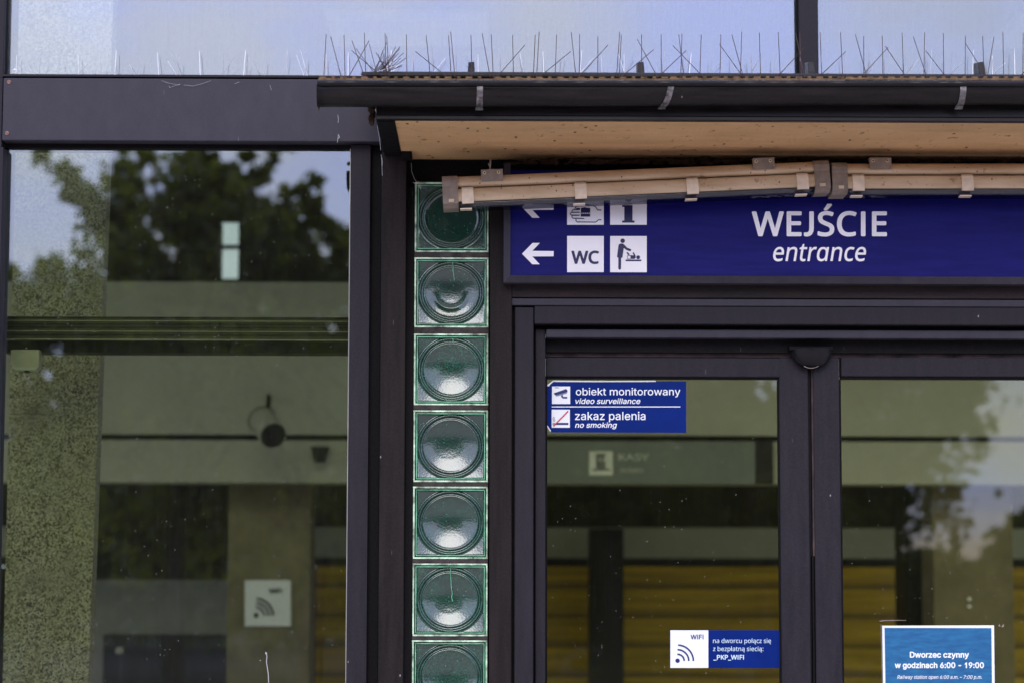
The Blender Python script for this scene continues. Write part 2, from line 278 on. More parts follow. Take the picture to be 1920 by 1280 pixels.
  "e": (202, [[106,-4,88,-3,73,1,58,8,46,17,36,29,28,42,22,58,18,75,17,93,18,112,22,129,28,145,36,159,46,170,58,180,71,187,86,191,103,192,113,192,123,190,133,187,142,183,151,177,160,170,167,162,173,152,179,141,182,128,185,113,186,97,186,85,37,85,37,110,169,110,155,101,154,113,152,124,149,134,144,143,138,151,131,157,123,161,113,164,103,165,92,164,82,161,73,157,66,151,59,143,54,135,51,125,49,116,48,105,48,89,49,75,51,64,55,53,61,44,67,37,76,31,85,26,95,24,106,23,127,26,143,36,153,53,182,45,179,36,174,27,168,20,160,13,151,7,141,2,130,-1,119,-3]]),
  "g": (213, [[103,-75,90,-75,78,-73,67,-70,57,-66,49,-61,41,-55,35,-49,30,-42,25,-35,51,-20,61,-33,77,-44,85,-47,93,-48,103,-49,118,-47,130,-44,141,-38,149,-29,154,-17,156,-3,156,34,153,34,143,21,126,8,118,5,109,3,97,2,83,4,69,7,56,13,45,22,35,32,28,45,22,60,18,77,17,96,18,114,22,131,27,147,35,160,45,171,56,180,69,187,83,191,98,192,109,192,119,190,127,186,144,173,154,159,157,159,157,190,186,190,186,-4,185,-20,181,-33,175,-45,167,-54,157,-62,145,-68,132,-72,118,-74],[102,30,113,30,123,33,132,38,139,44,145,51,150,61,153,71,156,83,156,96,156,109,153,121,150,132,145,141,139,150,132,156,123,161,114,164,102,165,91,164,81,161,73,156,65,149,59,141,54,131,51,120,49,109,48,96,49,84,51,72,54,61,59,52,65,44,73,38,81,33,91,30]]),
  "h": (205, [[57,113,57,0,26,0,26,254,57,254,57,144,51,144,58,159,66,172,76,181,87,187,100,191,114,192,126,191,137,189,148,184,157,178,164,170,170,160,175,149,178,135,179,120,179,0,148,0,148,118,147,131,143,143,136,152,128,159,117,163,105,165,96,164,88,162,80,159,74,154,68,148,63,141,60,133,58,124]]),
  "i": (83, [[26,0,26,190,57,190,57,0],[42,221,36,222,31,224,27,227,23,231,21,236,21,242,21,247,23,252,27,256,31,259,36,261,42,262,47,261,52,259,57,256,60,252,62,247,63,242,62,236,60,231,57,227,52,224,47,222]]),
  "k": (190, [[55,68,55,106,60,106,142,190,180,190,92,100,89,100],[26,0,26,254,57,254,57,0],[147,0,74,93,96,114,186,0]]),
  "l": (95, [[70,-1,56,0,45,4,37,10,31,19,27,29,26,42,26,254,57,254,57,49,57,42,58,35,60,31,63,28,67,27,73,26,80,26,85,27,90,1,81,0]]),
  "m": (305, [[26,0,26,190,56,190,56,148,54,148,57,157,61,166,66,173,72,179,79,184,86,188,94,191,102,193,110,193,123,192,134,187,144,180,151,171,157,160,160,147,156,147,159,156,163,164,169,172,175,178,182,183,190,187,199,191,208,192,218,193,229,192,239,190,249,186,257,180,264,173,270,164,275,154,278,141,278,128,278,0,248,0,248,127,247,139,243,149,236,156,228,161,219,164,209,165,201,165,194,163,187,160,181,156,177,151,173,145,170,139,168,131,168,124,168,0,137,0,137,130,136,140,132,148,126,156,119,161,110,164,100,165,92,165,85,163,79,160,73,156,67,151,63,145,60,137,58,129,57,119,57,0]]),
  "n": (205, [[57,113,57,0,26,0,26,190,56,190,56,144,51,144,58,159,66,172,76,181,87,187,100,191,114,192,126,191,137,189,147,184,156,178,164,170,170,160,175,149,178,135,179,120,179,0,148,0,148,118,147,131,143,143,136,152,128,159,117,163,105,165,96,164,88,162,80,159,74,154,68,148,63,141,60,133,58,124]]),
  "o": (208, [[104,-4,87,-3,72,1,58,8,46,17,36,29,28,43,22,58,18,75,17,94,18,113,22,130,28,146,36,159,46,171,58,180,72,187,87,191,104,192,120,191,136,187,149,180,161,171,171,159,180,146,186,130,189,113,191,94,189,75,186,58,180,43,171,29,161,17,149,8,136,1,120,-3],[104,23,116,24,126,28,135,33,143,40,149,49,154,59,157,70,159,81,160,94,159,106,157,118,154,129,149,139,143,148,135,155,126,161,116,164,104,165,92,164,81,161,73,155,65,148,59,139,54,129,51,118,49,106,48,94,49,81,51,70,54,59,59,49,65,40,73,33,81,28,92,24]]),
  "p": (212, [[26,-71,26,190,56,190,56,160,59,160,69,173,86,186,94,190,103,192,115,192,130,191,144,187,156,180,168,171,177,160,185,146,191,131,194,113,195,94,194,75,191,58,185,42,177,29,168,17,157,8,144,1,130,-3,115,-4,104,-3,94,-1,86,2,69,16,59,29,57,29,57,-71],[110,23,121,24,131,28,140,33,147,40,153,48,158,58,161,70,163,82,164,95,163,108,161,120,158,131,153,140,147,149,140,156,131,161,121,164,110,165,99,164,89,161,81,156,73,149,67,141,62,131,59,120,57,108,56,95,57,81,59,69,63,58,67,48,73,39,81,32,89,27,99,24]]),
  "r": (130, [[26,0,26,190,56,190,56,160,58,160,62,169,68,177,76,184,85,188,96,191,107,192,115,192,122,192,122,161,115,162,103,163,95,162,87,160,80,157,73,153,67,148,63,142,60,135,58,127,57,118,57,0]]),
  "s": (182, [[91,-4,78,-3,67,-2,56,2,46,6,38,12,31,19,25,27,21,37,18,47,47,53,50,44,55,36,62,30,70,26,80,24,91,23,103,24,113,26,122,31,129,37,133,44,134,51,133,58,131,63,127,68,122,72,115,75,106,78,75,85,59,90,46,96,36,104,29,113,25,124,23,137,24,147,27,157,33,166,39,173,48,180,58,185,69,189,81,191,94,192,106,192,117,190,127,186,136,182,143,176,149,170,155,162,159,154,162,145,134,139,131,146,127,152,121,158,114,163,105,165,94,166,83,165,74,163,65,158,59,153,56,146,54,139,55,132,58,126,62,122,68,118,76,114,86,111,115,105,131,100,143,93,153,86,160,76,164,66,166,53,165,43,161,33,156,24,149,16,140,9,130,3,118,-1,105,-3]]),
  "t": (114, [[102,190,102,164,3,164,3,190],[32,236,63,236,63,49,64,41,65,35,68,31,72,27,78,26,85,25,93,26,101,27,107,1,96,-1,84,-2,69,-1,56,4,46,11,38,20,34,32,32,46]]),
  "u": (205, [[91,-3,79,-2,68,1,57,5,48,12,41,20,35,29,30,41,27,54,26,69,26,190,57,190,57,72,58,58,62,47,68,37,77,31,88,26,100,25,109,26,117,28,125,31,131,36,137,41,142,48,145,57,147,66,148,76,148,190,179,190,179,0,149,0,149,46,154,46,147,30,139,18,129,8,117,2,105,-1]]),
  "v": (195, [[81,0,9,190,42,190,83,78,93,43,103,10,92,10,101,43,112,78,152,190,186,190,113,0]]),
  "w": (284, [[69,0,11,190,44,190,67,107,77,68,88,21,82,21,93,67,103,107,126,190,158,190,181,107,191,68,201,21,196,21,206,68,217,107,240,190,272,190,215,0,184,0,159,86,152,112,145,140,138,169,145,169,138,140,131,112,124,86,99,0]]),
  "y": (195, [[24,-69,31,-43,36,-44,52,-44,57,-43,61,-41,65,-37,69,-32,72,-26,75,-18,81,-1,9,190,42,190,83,78,93,43,103,10,92,10,101,43,112,78,153,190,186,190,102,-29,88,-54,83,-59,76,-64,70,-68,62,-70,54,-72,46,-73,32,-72]]),
  "z": (190, [[21,0,21,23,127,160,127,161,24,161,24,190,166,190,166,165,63,30,63,28,169,28,169,0]]),
  "–": (175, [[175,122,175,94,0,94,0,122]])}
}
# a few letters drawn by hand: J on the base line, plain I, l and 1, single-storey a for the slanted word
GLYPHS["humanist"]["J"] = (150, [[78, 286, 114, 286, 114, 86, 110, 50, 96, 22, 74, 4, 46, -4, 14, 0, 14, 30, 42, 28, 60, 36, 72, 52, 78, 86]])
GLYPHS["humanist"]["I"] = (134, [[49, 0, 49, 286, 85, 286, 85, 0]])
GLYPHS["humanist"]["\u0251"] = (247, [[min(v, 215) if k % 2 else v for k, v in enumerate(l)] for l in GLYPHS["humanist"]["d"][1]])
GLYPHS["grotesk"]["l"] = (92, [[31, 0, 31, 254, 61, 254, 61, 0]])
GLYPHS["grotesk"]["1"] = (205, [[98, 0, 98, 200, 44, 166, 44, 194, 106, 254, 129, 254, 129, 0]])
FILLED = {}

def area(p):
    return sum(p[i][0] * p[(i + 1) % len(p)][1] - p[(i + 1) % len(p)][0] * p[i][1] for i in range(len(p))) / 2

def inside(q, p):
    c = False
    for (x0, y0), (x1, y1) in zip(p, p[1:] + p[:1]):
        if (y0 > q[1]) != (y1 > q[1]) and q[0] < (x1 - x0) * (q[1] - y0) / (y1 - y0) + x0:
            c = not c
    return c

def filled(font, c):
    """Flat triangles of one letter: a list of (points, faces), one for each of its strokes, holes cut out."""
    if (font, c) in FILLED:
        return FILLED[font, c]
    loops = [[(l[i], l[i + 1]) for i in range(0, len(l), 2)] for l in GLYPHS[font][c][1]]
    out = []
    if loops:
        sgn = area(max(loops, key=lambda p: abs(area(p)))) > 0
        outer = [p for p in loops if (area(p) > 0) == sgn]
        holes = [p for p in loops if (area(p) > 0) != sgn]
        for o_ in outer:
            cu = bpy.data.curves.new("outline", "CURVE")
            cu.dimensions, cu.fill_mode = "2D", "BOTH"
            for l in [o_] + [h for h in holes if inside(h[0], o_)]:
                sp = cu.splines.new("POLY")
                sp.points.add(len(l) - 1)
                for q, (u, v) in zip(sp.points, l):
                    q.co = (u / 100.0, v / 100.0, 0, 1)
                sp.use_cyclic_u = True
            tmp = bpy.data.objects.new("outline", cu)
            COL.objects.link(tmp)
            me = bpy.data.meshes.new_from_object(tmp.evaluated_get(bpy.context.evaluated_depsgraph_get()))
            bpy.data.objects.remove(tmp)
            out.append(([(v.co.x * 100, v.co.y * 100) for v in me.vertices], [tuple(f.vertices) for f in me.polygons]))
            bpy.data.meshes.remove(me)
    FILLED[font, c] = out
    return out

def text(name, s, font, box, Y, mat, parent, shear=0.0, bold=0.0, spread=0.0):
    """The words S filling the pixel rectangle BOX = (x0, top, x1, bottom) on the plane y = Y, printed flat; BOLD thickens the strokes."""
    g = GLYPHS[font]
    parts, x = [], 0.0
    for c in s:
        for pts, fs in filled(font, c):
            parts.append(([(x + u + shear * v, v) for u, v in pts], fs))
        x += g[c][0] + spread
    xs = [p[0] for l, _ in parts for p in l]
    ys = [p[1] for l, _ in parts for p in l]
    ax, bx, ay, by = min(xs) - bold, max(xs) + bold, min(ys) - bold, max(ys) + bold
    x0, y0, x1, y1 = box
    base = Vector(parent["base"])
    steps = [(0, 0)] + ([(bold * math.cos(k * math.pi / 4), bold * math.sin(k * math.pi / 4)) for k in range(8)] if bold else [])
    vs, fs_ = [], []
    for k, (dx, dy) in enumerate(steps):
        for m_, (pts, fs) in enumerate(parts):
            n0 = len(vs)
            yy = Y - 0.00003 * k - 0.000012 * (m_ % 3)
            for u, v in pts:
                p = P(x0 + (u + dx - ax) / (bx - ax) * (x1 - x0), y1 - (v + dy - ay) / (by - ay) * (y1 - y0), yy)
                vs.append(p - base)
            fs_ += [tuple(i + n0 for i in f) for f in fs]
    me = bpy.data.meshes.new(name)
    me.from_pydata(vs, [], fs_)
    me.materials.append(mat)
    o = bpy.data.objects.new(name, me)
    COL.objects.link(o)
    o.parent = parent
    return o

# ------------------------------------------------------------------ materials
def new_mat(name):
    m = bpy.data.materials.new(name)
    m.use_nodes = True
    n, l = m.node_tree.nodes, m.node_tree.links
    return m, n, l, n["Principled BSDF"]

def N(n, t, **kw):
    x = n.new(t)
    for k, v in kw.items():
        if k in x.inputs:
            x.inputs[k].default_value = v
        else:
            setattr(x, k, v)
    return x

def ramp(n, a, ca, b, cb):
    r = n.new("ShaderNodeValToRGB")
    e = r.color_ramp.elements
    e[0].position, e[0].color = a, (*ca, 1)
    e[1].position, e[1].color = b, (*cb, 1)
    return r

def mixc(n, l, fac, a, b):
    m = n.new("ShaderNodeMix")
    m.data_type = "RGBA"
    for s, v in (("Factor", fac), ("A", a), ("B", b)):
        if isinstance(v, (int, float)):
            m.inputs[s].default_value = v
        elif isinstance(v, tuple):
            m.inputs[s].default_value = (*v, 1)
        else:
            l.new(v, m.inputs[s])
    return m.outputs["Result"]

def coords(n, l, scale=(1, 1, 1), world=True):
    mp = n.new("ShaderNodeMapping")
    mp.inputs["Scale"].default_value = scale
    if world:
        g = n.new("ShaderNodeNewGeometry")
        l.new(g.outputs["Position"], mp.inputs["Vector"])
    else:
        g = n.new("ShaderNodeTexCoord")
        l.new(g.outputs["Object"], mp.inputs["Vector"])
    return mp.outputs["Vector"]

def noise(n, l, vec, scale, detail=4.0, rough=0.55):
    x = N(n, "ShaderNodeTexNoise", Scale=scale, Detail=detail, Roughness=rough)
    l.new(vec, x.inputs["Vector"])
    return x.outputs["Fac"]

def rgb(n, l, fac, a, ca, b, cb):
    r = ramp(n, a, ca, b, cb)
    l.new(fac, r.inputs["Fac"])
    return r.outputs["Color"]

def speck_mask(n, l, vec, scale, lo, hi, seed_scale=3.0, share=0.55):
    """Scattered round specks: near the middle of Voronoi cells, only in some cells."""
    v = N(n, "ShaderNodeTexVoronoi", Scale=scale)
    l.new(vec, v.inputs["Vector"])
    a = rgb(n, l, v.outputs["Distance"], lo, (1, 1, 1), hi, (0, 0, 0))
    b = N(n, "ShaderNodeSeparateColor")
    l.new(v.outputs["Color"], b.inputs["Color"])
    c = rgb(n, l, b.outputs["Red"], share, (0, 0, 0), share + 0.02, (1, 1, 1))
    m = N(n, "ShaderNodeMath", operation="MULTIPLY")
    l.new(a, m.inputs[0])
    l.new(c, m.inputs[1])
    return m.outputs[0]

def bump(n, l, p, h, strength, dist=0.002):
    b = N(n, "ShaderNodeBump", Strength=strength, Distance=dist)
    l.new(h, b.inputs["Height"])
    l.new(b.outputs["Normal"], p.inputs["Normal"])

def painted_metal(name, col, dirt, rough=0.42, spec=0.5, streak=(6, 6, 0.8), speck=0.93, dustcol=(0.34, 0.32, 0.31)):
    m, n, l, p = new_mat(name)
    v = coords(n, l, streak)
    f = noise(n, l, v, 7.0, 6.0)
    base = rgb(n, l, f, 0.35, col, 0.72, dirt)
    v1 = coords(n, l)
    fine = noise(n, l, v1, 160.0, 3.0)
    base2 = mixc(n, l, 0.012, base, rgb(n, l, fine, 0.45, tuple(c * 0.3 for c in col), 0.62, dustcol))
    sp = speck_mask(n, l, coords(n, l, (1, 0, 0.55)), 30.0, 0.05, 0.075, share=speck)
    base2 = mixc(n, l, sp, base2, (0.26, 0.25, 0.26))
    sc = speck_mask(n, l, coords(n, l, (9, 0, 1.3)), 6.0, 0.04, 0.09, share=0.90)         # thin vertical scuffs
    l.new(mixc(n, l, sc, base2, tuple(min(1, c * 3 + 0.05) for c in col)), p.inputs["Base Color"])
    rr = rgb(n, l, f, 0.3, (rough,) * 3, 0.8, (min(1, rough + 0.25),) * 3)
    l.new(rr, p.inputs["Roughness"])
    p.inputs["Specular IOR Level"].default_value = spec
    bump(n, l, p, noise(n, l, v1, 60.0, 3.0), 0.04, 0.0008)
    return m

M = {}
M["frame"] = painted_metal("violet_grey_paint", (0.0115, 0.0095, 0.0145), (0.022, 0.0185, 0.0245), 0.5, 0.19)
M["header"] = painted_metal("header_paint", (0.025, 0.0225, 0.033), (0.042, 0.038, 0.049), 0.5, 0.26, (3, 3, 1.6), 0.96)
M["post"] = painted_metal("brown_black_paint", (0.0080, 0.0058, 0.0058), (0.021, 0.0155, 0.0148), 0.55, 0.13, (7, 7, 0.6), 0.92)
M["dark"] = painted_metal("dark_paint_and_recess_shade", (0.004, 0.0036, 0.004), (0.008, 0.007, 0.0078), 0.6, 0.10, (5, 5, 2), 0.97)  # black trim paint; in the door recess it stands in for shade
M["gutter"] = painted_metal("gutter_enamel", (0.004, 0.0032, 0.0035), (0.013, 0.010, 0.0105), 0.25, 0.26, (0.8, 9, 9), 0.90, (0.30, 0.25, 0.2))
M["timber"] = painted_metal("stained_dark_board", (0.009, 0.0065, 0.007), (0.029, 0.0185, 0.019), 0.6, 0.2, (0.8, 6, 9), 0.96)

def plain(name, col, rough=0.5, metal=0.0, spec=0.5, var=0.25, scale=9.0, bumpy=0.0, bscale=120.0):
    m, n, l, p = new_mat(name)
    f = noise(n, l, coords(n, l), scale, 5.0)
    l.new(rgb(n, l, f, 0.3, tuple(c * (1 - var) for c in col), 0.7, tuple(min(1, c * (1 + var)) for c in col)), p.inputs["Base Color"])
    p.inputs["Roughness"].default_value = rough
    p.inputs["Metallic"].default_value = metal
    p.inputs["Specular IOR Level"].default_value = spec
    if bumpy:
        bump(n, l, p, noise(n, l, coords(n, l), bscale, 4.0), bumpy, 0.002)
    return m

M["strap"] = plain("worn_zinc", (0.20, 0.185, 0.19), 0.34, 0.75, 0.5, 0.75, 60.0, 0.4, 90)
M["rust"] = plain("rusty_plastic_strip", (0.16, 0.095, 0.048), 0.8, 0, 0.2, 0.5, 40.0, 0.6, 200)
M["rustwire"] = plain("rusty_wire", (0.050, 0.024, 0.018), 0.6, 0.0, 0.4, 0.45, 50.0)
M["wire"] = plain("bright_steel_wire", (0.62, 0.62, 0.66), 0.35, 0.35, 0.6, 0.15, 50.0)
M["screw"] = plain("screw_steel", (0.22, 0.12, 0.10), 0.5, 0.6, 0.5, 0.5, 60.0)
M["web"] = plain("cobweb_thread", (0.45, 0.44, 0.43), 0.8, 0, 0.2, 0.1)
M["white"] = plain("white_vinyl", (0.87, 0.84, 0.86), 0.38, 0, 0.4, 0.05, 6.0)
M["paper"] = plain("white_paper", (0.80, 0.82, 0.84), 0.5, 0, 0.3, 0.03, 6.0)
M["navy"] = plain("navy_print", (0.012, 0.010, 0.075), 0.4, 0, 0.4, 0.05)
M["navy2"] = plain("navy_sticker_print", (0.008, 0.018, 0.12), 0.4, 0, 0.4, 0.05)
M["red"] = plain("red_print", (0.55, 0.02, 0.03), 0.4, 0, 0.4, 0.05)
M["skyblue"] = plain("pale_blue_print", (0.55, 0.68, 0.80), 0.4, 0, 0.4, 0.06)
M["stickerblue"] = plain("blue_sticker_film", (0.002, 0.017, 0.150), 0.4, 0, 0.08, 0.12, 12.0)
M["mortar"] = plain("dirty_mortar", (0.050, 0.040, 0.038), 0.9, 0, 0.2, 0.5, 30.0, 0.8, 80)
M["rubber"] = plain("worn_rubber_seal", (0.050, 0.034, 0.034), 0.75, 0, 0.2, 0.7, 14.0)
M["sensor"] = plain("sensor_black_plastic", (0.010, 0.0095, 0.011), 0.25, 0, 0.25, 0.2)
M["bracket"] = plain("lamp_bracket_grey", (0.24, 0.19, 0.15), 0.55, 0, 0.4, 0.25, 30.0)
M["nest"] = plain("dried_mud", (0.045, 0.028, 0.018), 0.95, 0, 0.1, 0.6, 60.0, 1.0, 60)

def m_sign():
    m, n, l, p = new_mat("blue_sign_face")
    f = noise(n, l, coords(n, l, (0.8, 1, 7)), 9.0, 5.0)
    l.new(rgb(n, l, f, 0.35, (0.0050, 0.0050, 0.100), 0.7, (0.0090, 0.0085, 0.135)), p.inputs["Base Color"])
    p.inputs["Roughness"].default_value = 0.42
    p.inputs["Specular IOR Level"].default_value = 0.10
    return m
M["sign"] = m_sign()

def m_soffit():
    m, n, l, p = new_mat("tan_render")
    f = noise(n, l, coords(n, l, (1, 1, 1)), 5.0, 5.0)
    base = rgb(n, l, f, 0.3, (0.72, 0.45, 0.215), 0.75, (0.82, 0.53, 0.27))
    g = noise(n, l, coords(n, l, (1.0, 0.55, 1)), 34.0, 5.0, 0.7)
    gate = noise(n, l, coords(n, l), 11.0, 3.0)
    ga = rgb(n, l, gate, 0.40, (0, 0, 0), 0.58, (1, 1, 1))
    sc = rgb(n, l, g, 0.59, (0, 0, 0), 0.66, (1, 1, 1))
    mm = N(n, "ShaderNodeMath", operation="MULTIPLY")
    l.new(ga, mm.inputs[0])
    l.new(sc, mm.inputs[1])
    base = mixc(n, l, mm.outputs[0], base, (0.33, 0.19, 0.09))
    st = noise(n, l, coords(n, l, (0.5, 2.0, 1)), 2.6, 6.0, 0.65)
    base = mixc(n, l, rgb(n, l, st, 0.46, (0, 0, 0), 0.74, (0.55, 0.55, 0.55)), base, (0.42, 0.25, 0.115))
    sp = speck_mask(n, l, coords(n, l, (1.0, 0.40, 0)), 34.0, 0.08, 0.20, share=0.80)
    l.new(mixc(n, l, sp, base, (0.07, 0.04, 0.025)), p.inputs["Base Color"])
    p.inputs["Roughness"].default_value = 0.9
    p.inputs["Specular IOR Level"].default_value = 0.15
    bump(n, l, p, noise(n, l, coords(n, l, (1, 0.5, 1)), 55.0, 6.0, 0.75), 0.9, 0.008)
    return m
M["soffit"] = m_soffit()

def m_lamp():
    m, n, l, p = new_mat("fly_specked_cream_plastic")
    f = noise(n, l, coords(n, l, (0.7, 1, 4)), 6.0, 5.0)
    base = rgb(n, l, f, 0.35, (0.68, 0.52, 0.34), 0.7, (0.46, 0.32, 0.18))
    s1 = speck_mask(n, l, coords(n, l, (1, 0, 0.8)), 45.0, 0.06, 0.14, share=0.60)
    s2 = speck_mask(n, l, coords(n, l, (1, 0, 1.1)), 90.0, 0.07, 0.20, share=0.78)
    base = mixc(n, l, s1, base, (0.06, 0.03, 0.015))
    base = mixc(n, l, s2, base, (0.14, 0.07, 0.03))
    h = noise(n, l, coords(n, l), 26.0, 5.0, 0.7)
    base = mixc(n, l, rgb(n, l, h, 0.60, (0, 0, 0), 0.70, (0.8, 0.8, 0.8)), base, (0.22, 0.12, 0.05))
    l.new(base, p.inputs["Base Color"])
    p.inputs["Roughness"].default_value = 0.38
    return m
M["lamp"] = m_lamp()
M["clip"] = plain("cream_clip_plastic", (0.74, 0.61, 0.45), 0.4, 0, 0.4, 0.14, 40.0)

def m_pane(name, tint, film, refl, streaks=1.0):
    """Tinted, faintly mirror-coated and dusty window glass: clear film, reflection, and a thin veil of dirt."""
    m, n, l, p = new_mat(name)
    n.remove(p)
    out = n["Material Output"]
    tb = N(n, "ShaderNodeBsdfTransparent", Color=(*tint, 1))
    gb = N(n, "ShaderNodeBsdfGlossy", Roughness=0.0, Color=(0.80, 0.86, 1.0, 1))
    wv = noise(n, l, coords(n, l), 1.1, 1.0)
    bp = N(n, "ShaderNodeBump", Strength=0.05, Distance=0.01)
    l.new(wv, bp.inputs["Height"])
    l.new(bp.outputs["Normal"], gb.inputs["Normal"])
    lw = N(n, "ShaderNodeLayerWeight", Blend=0.5)
    pw = N(n, "ShaderNodeMath", operation="POWER")
    pw.inputs[1].default_value = 5.0
    l.new(lw.outputs["Facing"], pw.inputs[0])
    ad = N(n, "ShaderNodeMath", operation="MULTIPLY_ADD")
    ad.inputs[1].default_value = 0.8
    ad.inputs[2].default_value = refl
    l.new(pw.outputs[0], ad.inputs[0])
    m1 = N(n, "ShaderNodeMixShader")
    l.new(ad.outputs[0], m1.inputs[0])
    l.new(tb.outputs[0], m1.inputs[1])
    l.new(gb.outputs[0], m1.inputs[2])
    df = N(n, "ShaderNodeBsdfDiffuse", Color=(0.60, 0.60, 0.60, 1))
    f1 = noise(n, l, coords(n, l, (60, 60, 2.5)), 2.0, 4.0, 0.6)
    f2 = noise(n, l, coords(n, l), 260.0, 2.0, 0.5)
    v1 = rgb(n, l, f1, 0.40, (0, 0, 0), 0.80, (film * streaks,) * 3)
    v2 = rgb(n, l, f2, 0.45, (0, 0, 0), 0.75, (film * 1.3,) * 3)
    a1 = N(n, "ShaderNodeMath", operation="ADD")
    l.new(v1, a1.inputs[0])
    l.new(v2, a1.inputs[1])
    s1 = speck_mask(n, l, coords(n, l, (1, 0, 0.8)), 70.0, 0.06, 0.12, share=0.72)
    s2 = speck_mask(n, l, coords(n, l, (1, 0, 0.5)), 24.0, 0.02, 0.035, share=0.80)
    k1 = N(n, "ShaderNodeMath", operation="MULTIPLY_ADD")
    k1.inputs[1].default_value = 0.22
    l.new(s1, k1.inputs[0])
    l.new(a1.outputs[0], k1.inputs[2])
    k2 = N(n, "ShaderNodeMath", operation="MULTIPLY_ADD")
    k2.inputs[1].default_value = 0.38
    k2.use_clamp = True
    l.new(s2, k2.inputs[0])
    l.new(k1.outputs[0], k2.inputs[2])
    m2 = N(n, "ShaderNodeMixShader")
    l.new(k2.outputs[0], m2.inputs[0])
    l.new(m1.outputs[0], m2.inputs[1])
    l.new(df.outputs[0], m2.inputs[2])
    l.new(m2.outputs[0], out.inputs["Surface"])
    return m
M["pane_upper"] = m_pane("dusty_upper_glass", (0.66, 0.70, 0.66), 0.10, 0.25)
M["pane"] = m_pane("dusty_lower_glass", (0.73, 0.76, 0.62), 0.007, 0.175)
M["pane_door"] = m_pane("door_glass", (0.78, 0.79, 0.60), 0.004, 0.080, 0.8)

def m_clear():
    m, n, l, p = new_mat("smoked_lamp_cover")
    n.remove(p)
    tb = N(n, "ShaderNodeBsdfTransparent", Color=(0.52, 0.54, 0.60, 1))
    gb = N(n, "ShaderNodeBsdfGlossy", Roughness=0.18, Color=(0.8, 0.8, 0.85, 1))
    mxs = N(n, "ShaderNodeMixShader")
    mxs.inputs[0].default_value = 0.10
    l.new(tb.outputs[0], mxs.inputs[1])
    l.new(gb.outputs[0], mxs.inputs[2])
    l.new(mxs.outputs[0], n["Material Output"].inputs["Surface"])
    return m
M["clear"] = m_clear()

def m_block():
    m, n, l, p = new_mat("pressed_green_glass")
    vec = coords(n, l)
    v = N(n, "ShaderNodeTexVoronoi", Scale=150.0)
    l.new(vec, v.inputs["Vector"])
    peb = rgb(n, l, v.outputs["Distance"], 0.10, (0.001, 0.014, 0.007), 0.85, (0.012, 0.105, 0.054))
    f = noise(n, l, vec, 14.0, 5.0)
    base = mixc(n, l, rgb(n, l, f, 0.45, (0, 0, 0), 0.75, (1, 1, 1)), peb, (0.003, 0.026, 0.014))
    s = speck_mask(n, l, vec, 110.0, 0.12, 0.28, share=0.80)
    oi = N(n, "ShaderNodeObjectInfo")
    base = mixc(n, l, rgb(n, l, oi.outputs["Random"], 0.0, (0, 0, 0), 1.0, (0.7, 0.7, 0.7)), base, (0.004, 0.020, 0.016))
    base = mixc(n, l, s, base, (0.03, 0.21, 0.11))  # scattered green glints of the glass, put into the base colour
    d = noise(n, l, vec, 33.0, 6.0, 0.7)                                            # dried dirt
    l.new(mixc(n, l, rgb(n, l, d, 0.62, (0, 0, 0), 0.78, (0.35, 0.35, 0.35)), base, (0.10, 0.10, 0.09)), p.inputs["Base Color"])
    p.inputs["Roughness"].default_value = 0.20
    p.inputs["IOR"].default_value = 1.80
    p.inputs["Coat Weight"].default_value = 0.6
    p.inputs["Coat Roughness"].default_value = 0.07
    bump(n, l, p, v.outputs["Distance"], 0.22, 0.0014)
    return m
M["block"] = m_block()
M["mint"] = plain("pale_green_glass_edge", (0.42, 0.58, 0.40), 0.3, 0, 0.5, 0.75, 38.0)
M["mint2"] = plain("green_glass_edge", (0.16, 0.44, 0.26), 0.3, 0, 0.5, 0.5, 26.0)

def m_granite():
    m, n, l, p = new_mat("speckled_granite")
    vec = coords(n, l)
    wv = N(n, "ShaderNodeTexNoise", Scale=60.0, Detail=2.0)
    l.new(vec, wv.inputs["Vector"])
    v = N(n, "ShaderNodeTexVoronoi", Scale=165.0)
    vv = N(n, "ShaderNodeVectorMath", operation="MULTIPLY_ADD")
    vv.inputs[1].default_value = (0.008, 0.008, 0.008)
    l.new(wv.outputs["Color"], vv.inputs[0])
    l.new(vec, vv.inputs[2])
    l.new(vv.outputs[0], v.inputs["Vector"])
    sep = N(n, "ShaderNodeSeparateColor")
    l.new(v.outputs["Color"], sep.inputs["Color"])
    r = n.new("ShaderNodeValToRGB")
    e = r.color_ramp.elements
    e[0].position, e[0].color = 0.0, (0.05, 0.045, 0.035, 1)
    e[1].position, e[1].color = 1.0, (0.68, 0.65, 0.54, 1)
    for pos, c in ((0.22, (0.20, 0.19, 0.15)), (0.5, (0.40, 0.385, 0.315)), (0.8, (0.58, 0.56, 0.47))):
        q = e.new(pos)
        q.color = (*c, 1)
    l.new(sep.outputs["Green"], r.inputs["Fac"])
    bl = noise(n, l, vec, 5.0, 5.0, 0.6)
    c1 = mixc(n, l, rgb(n, l, bl, 0.42, (0, 0, 0), 0.68, (0.55, 0.55, 0.55)), r.outputs["Color"], (0.40, 0.38, 0.33))
    bl2 = noise(n, l, vec, 9.0, 5.0, 0.6)
    l.new(mixc(n, l, rgb(n, l, bl2, 0.52, (0, 0, 0), 0.75, (0.5, 0.5, 0.5)), c1, (0.14, 0.12, 0.08)), p.inputs["Base Color"])
    p.inputs["Roughness"].default_value = 0.4
    return m
M["granite"] = m_granite()

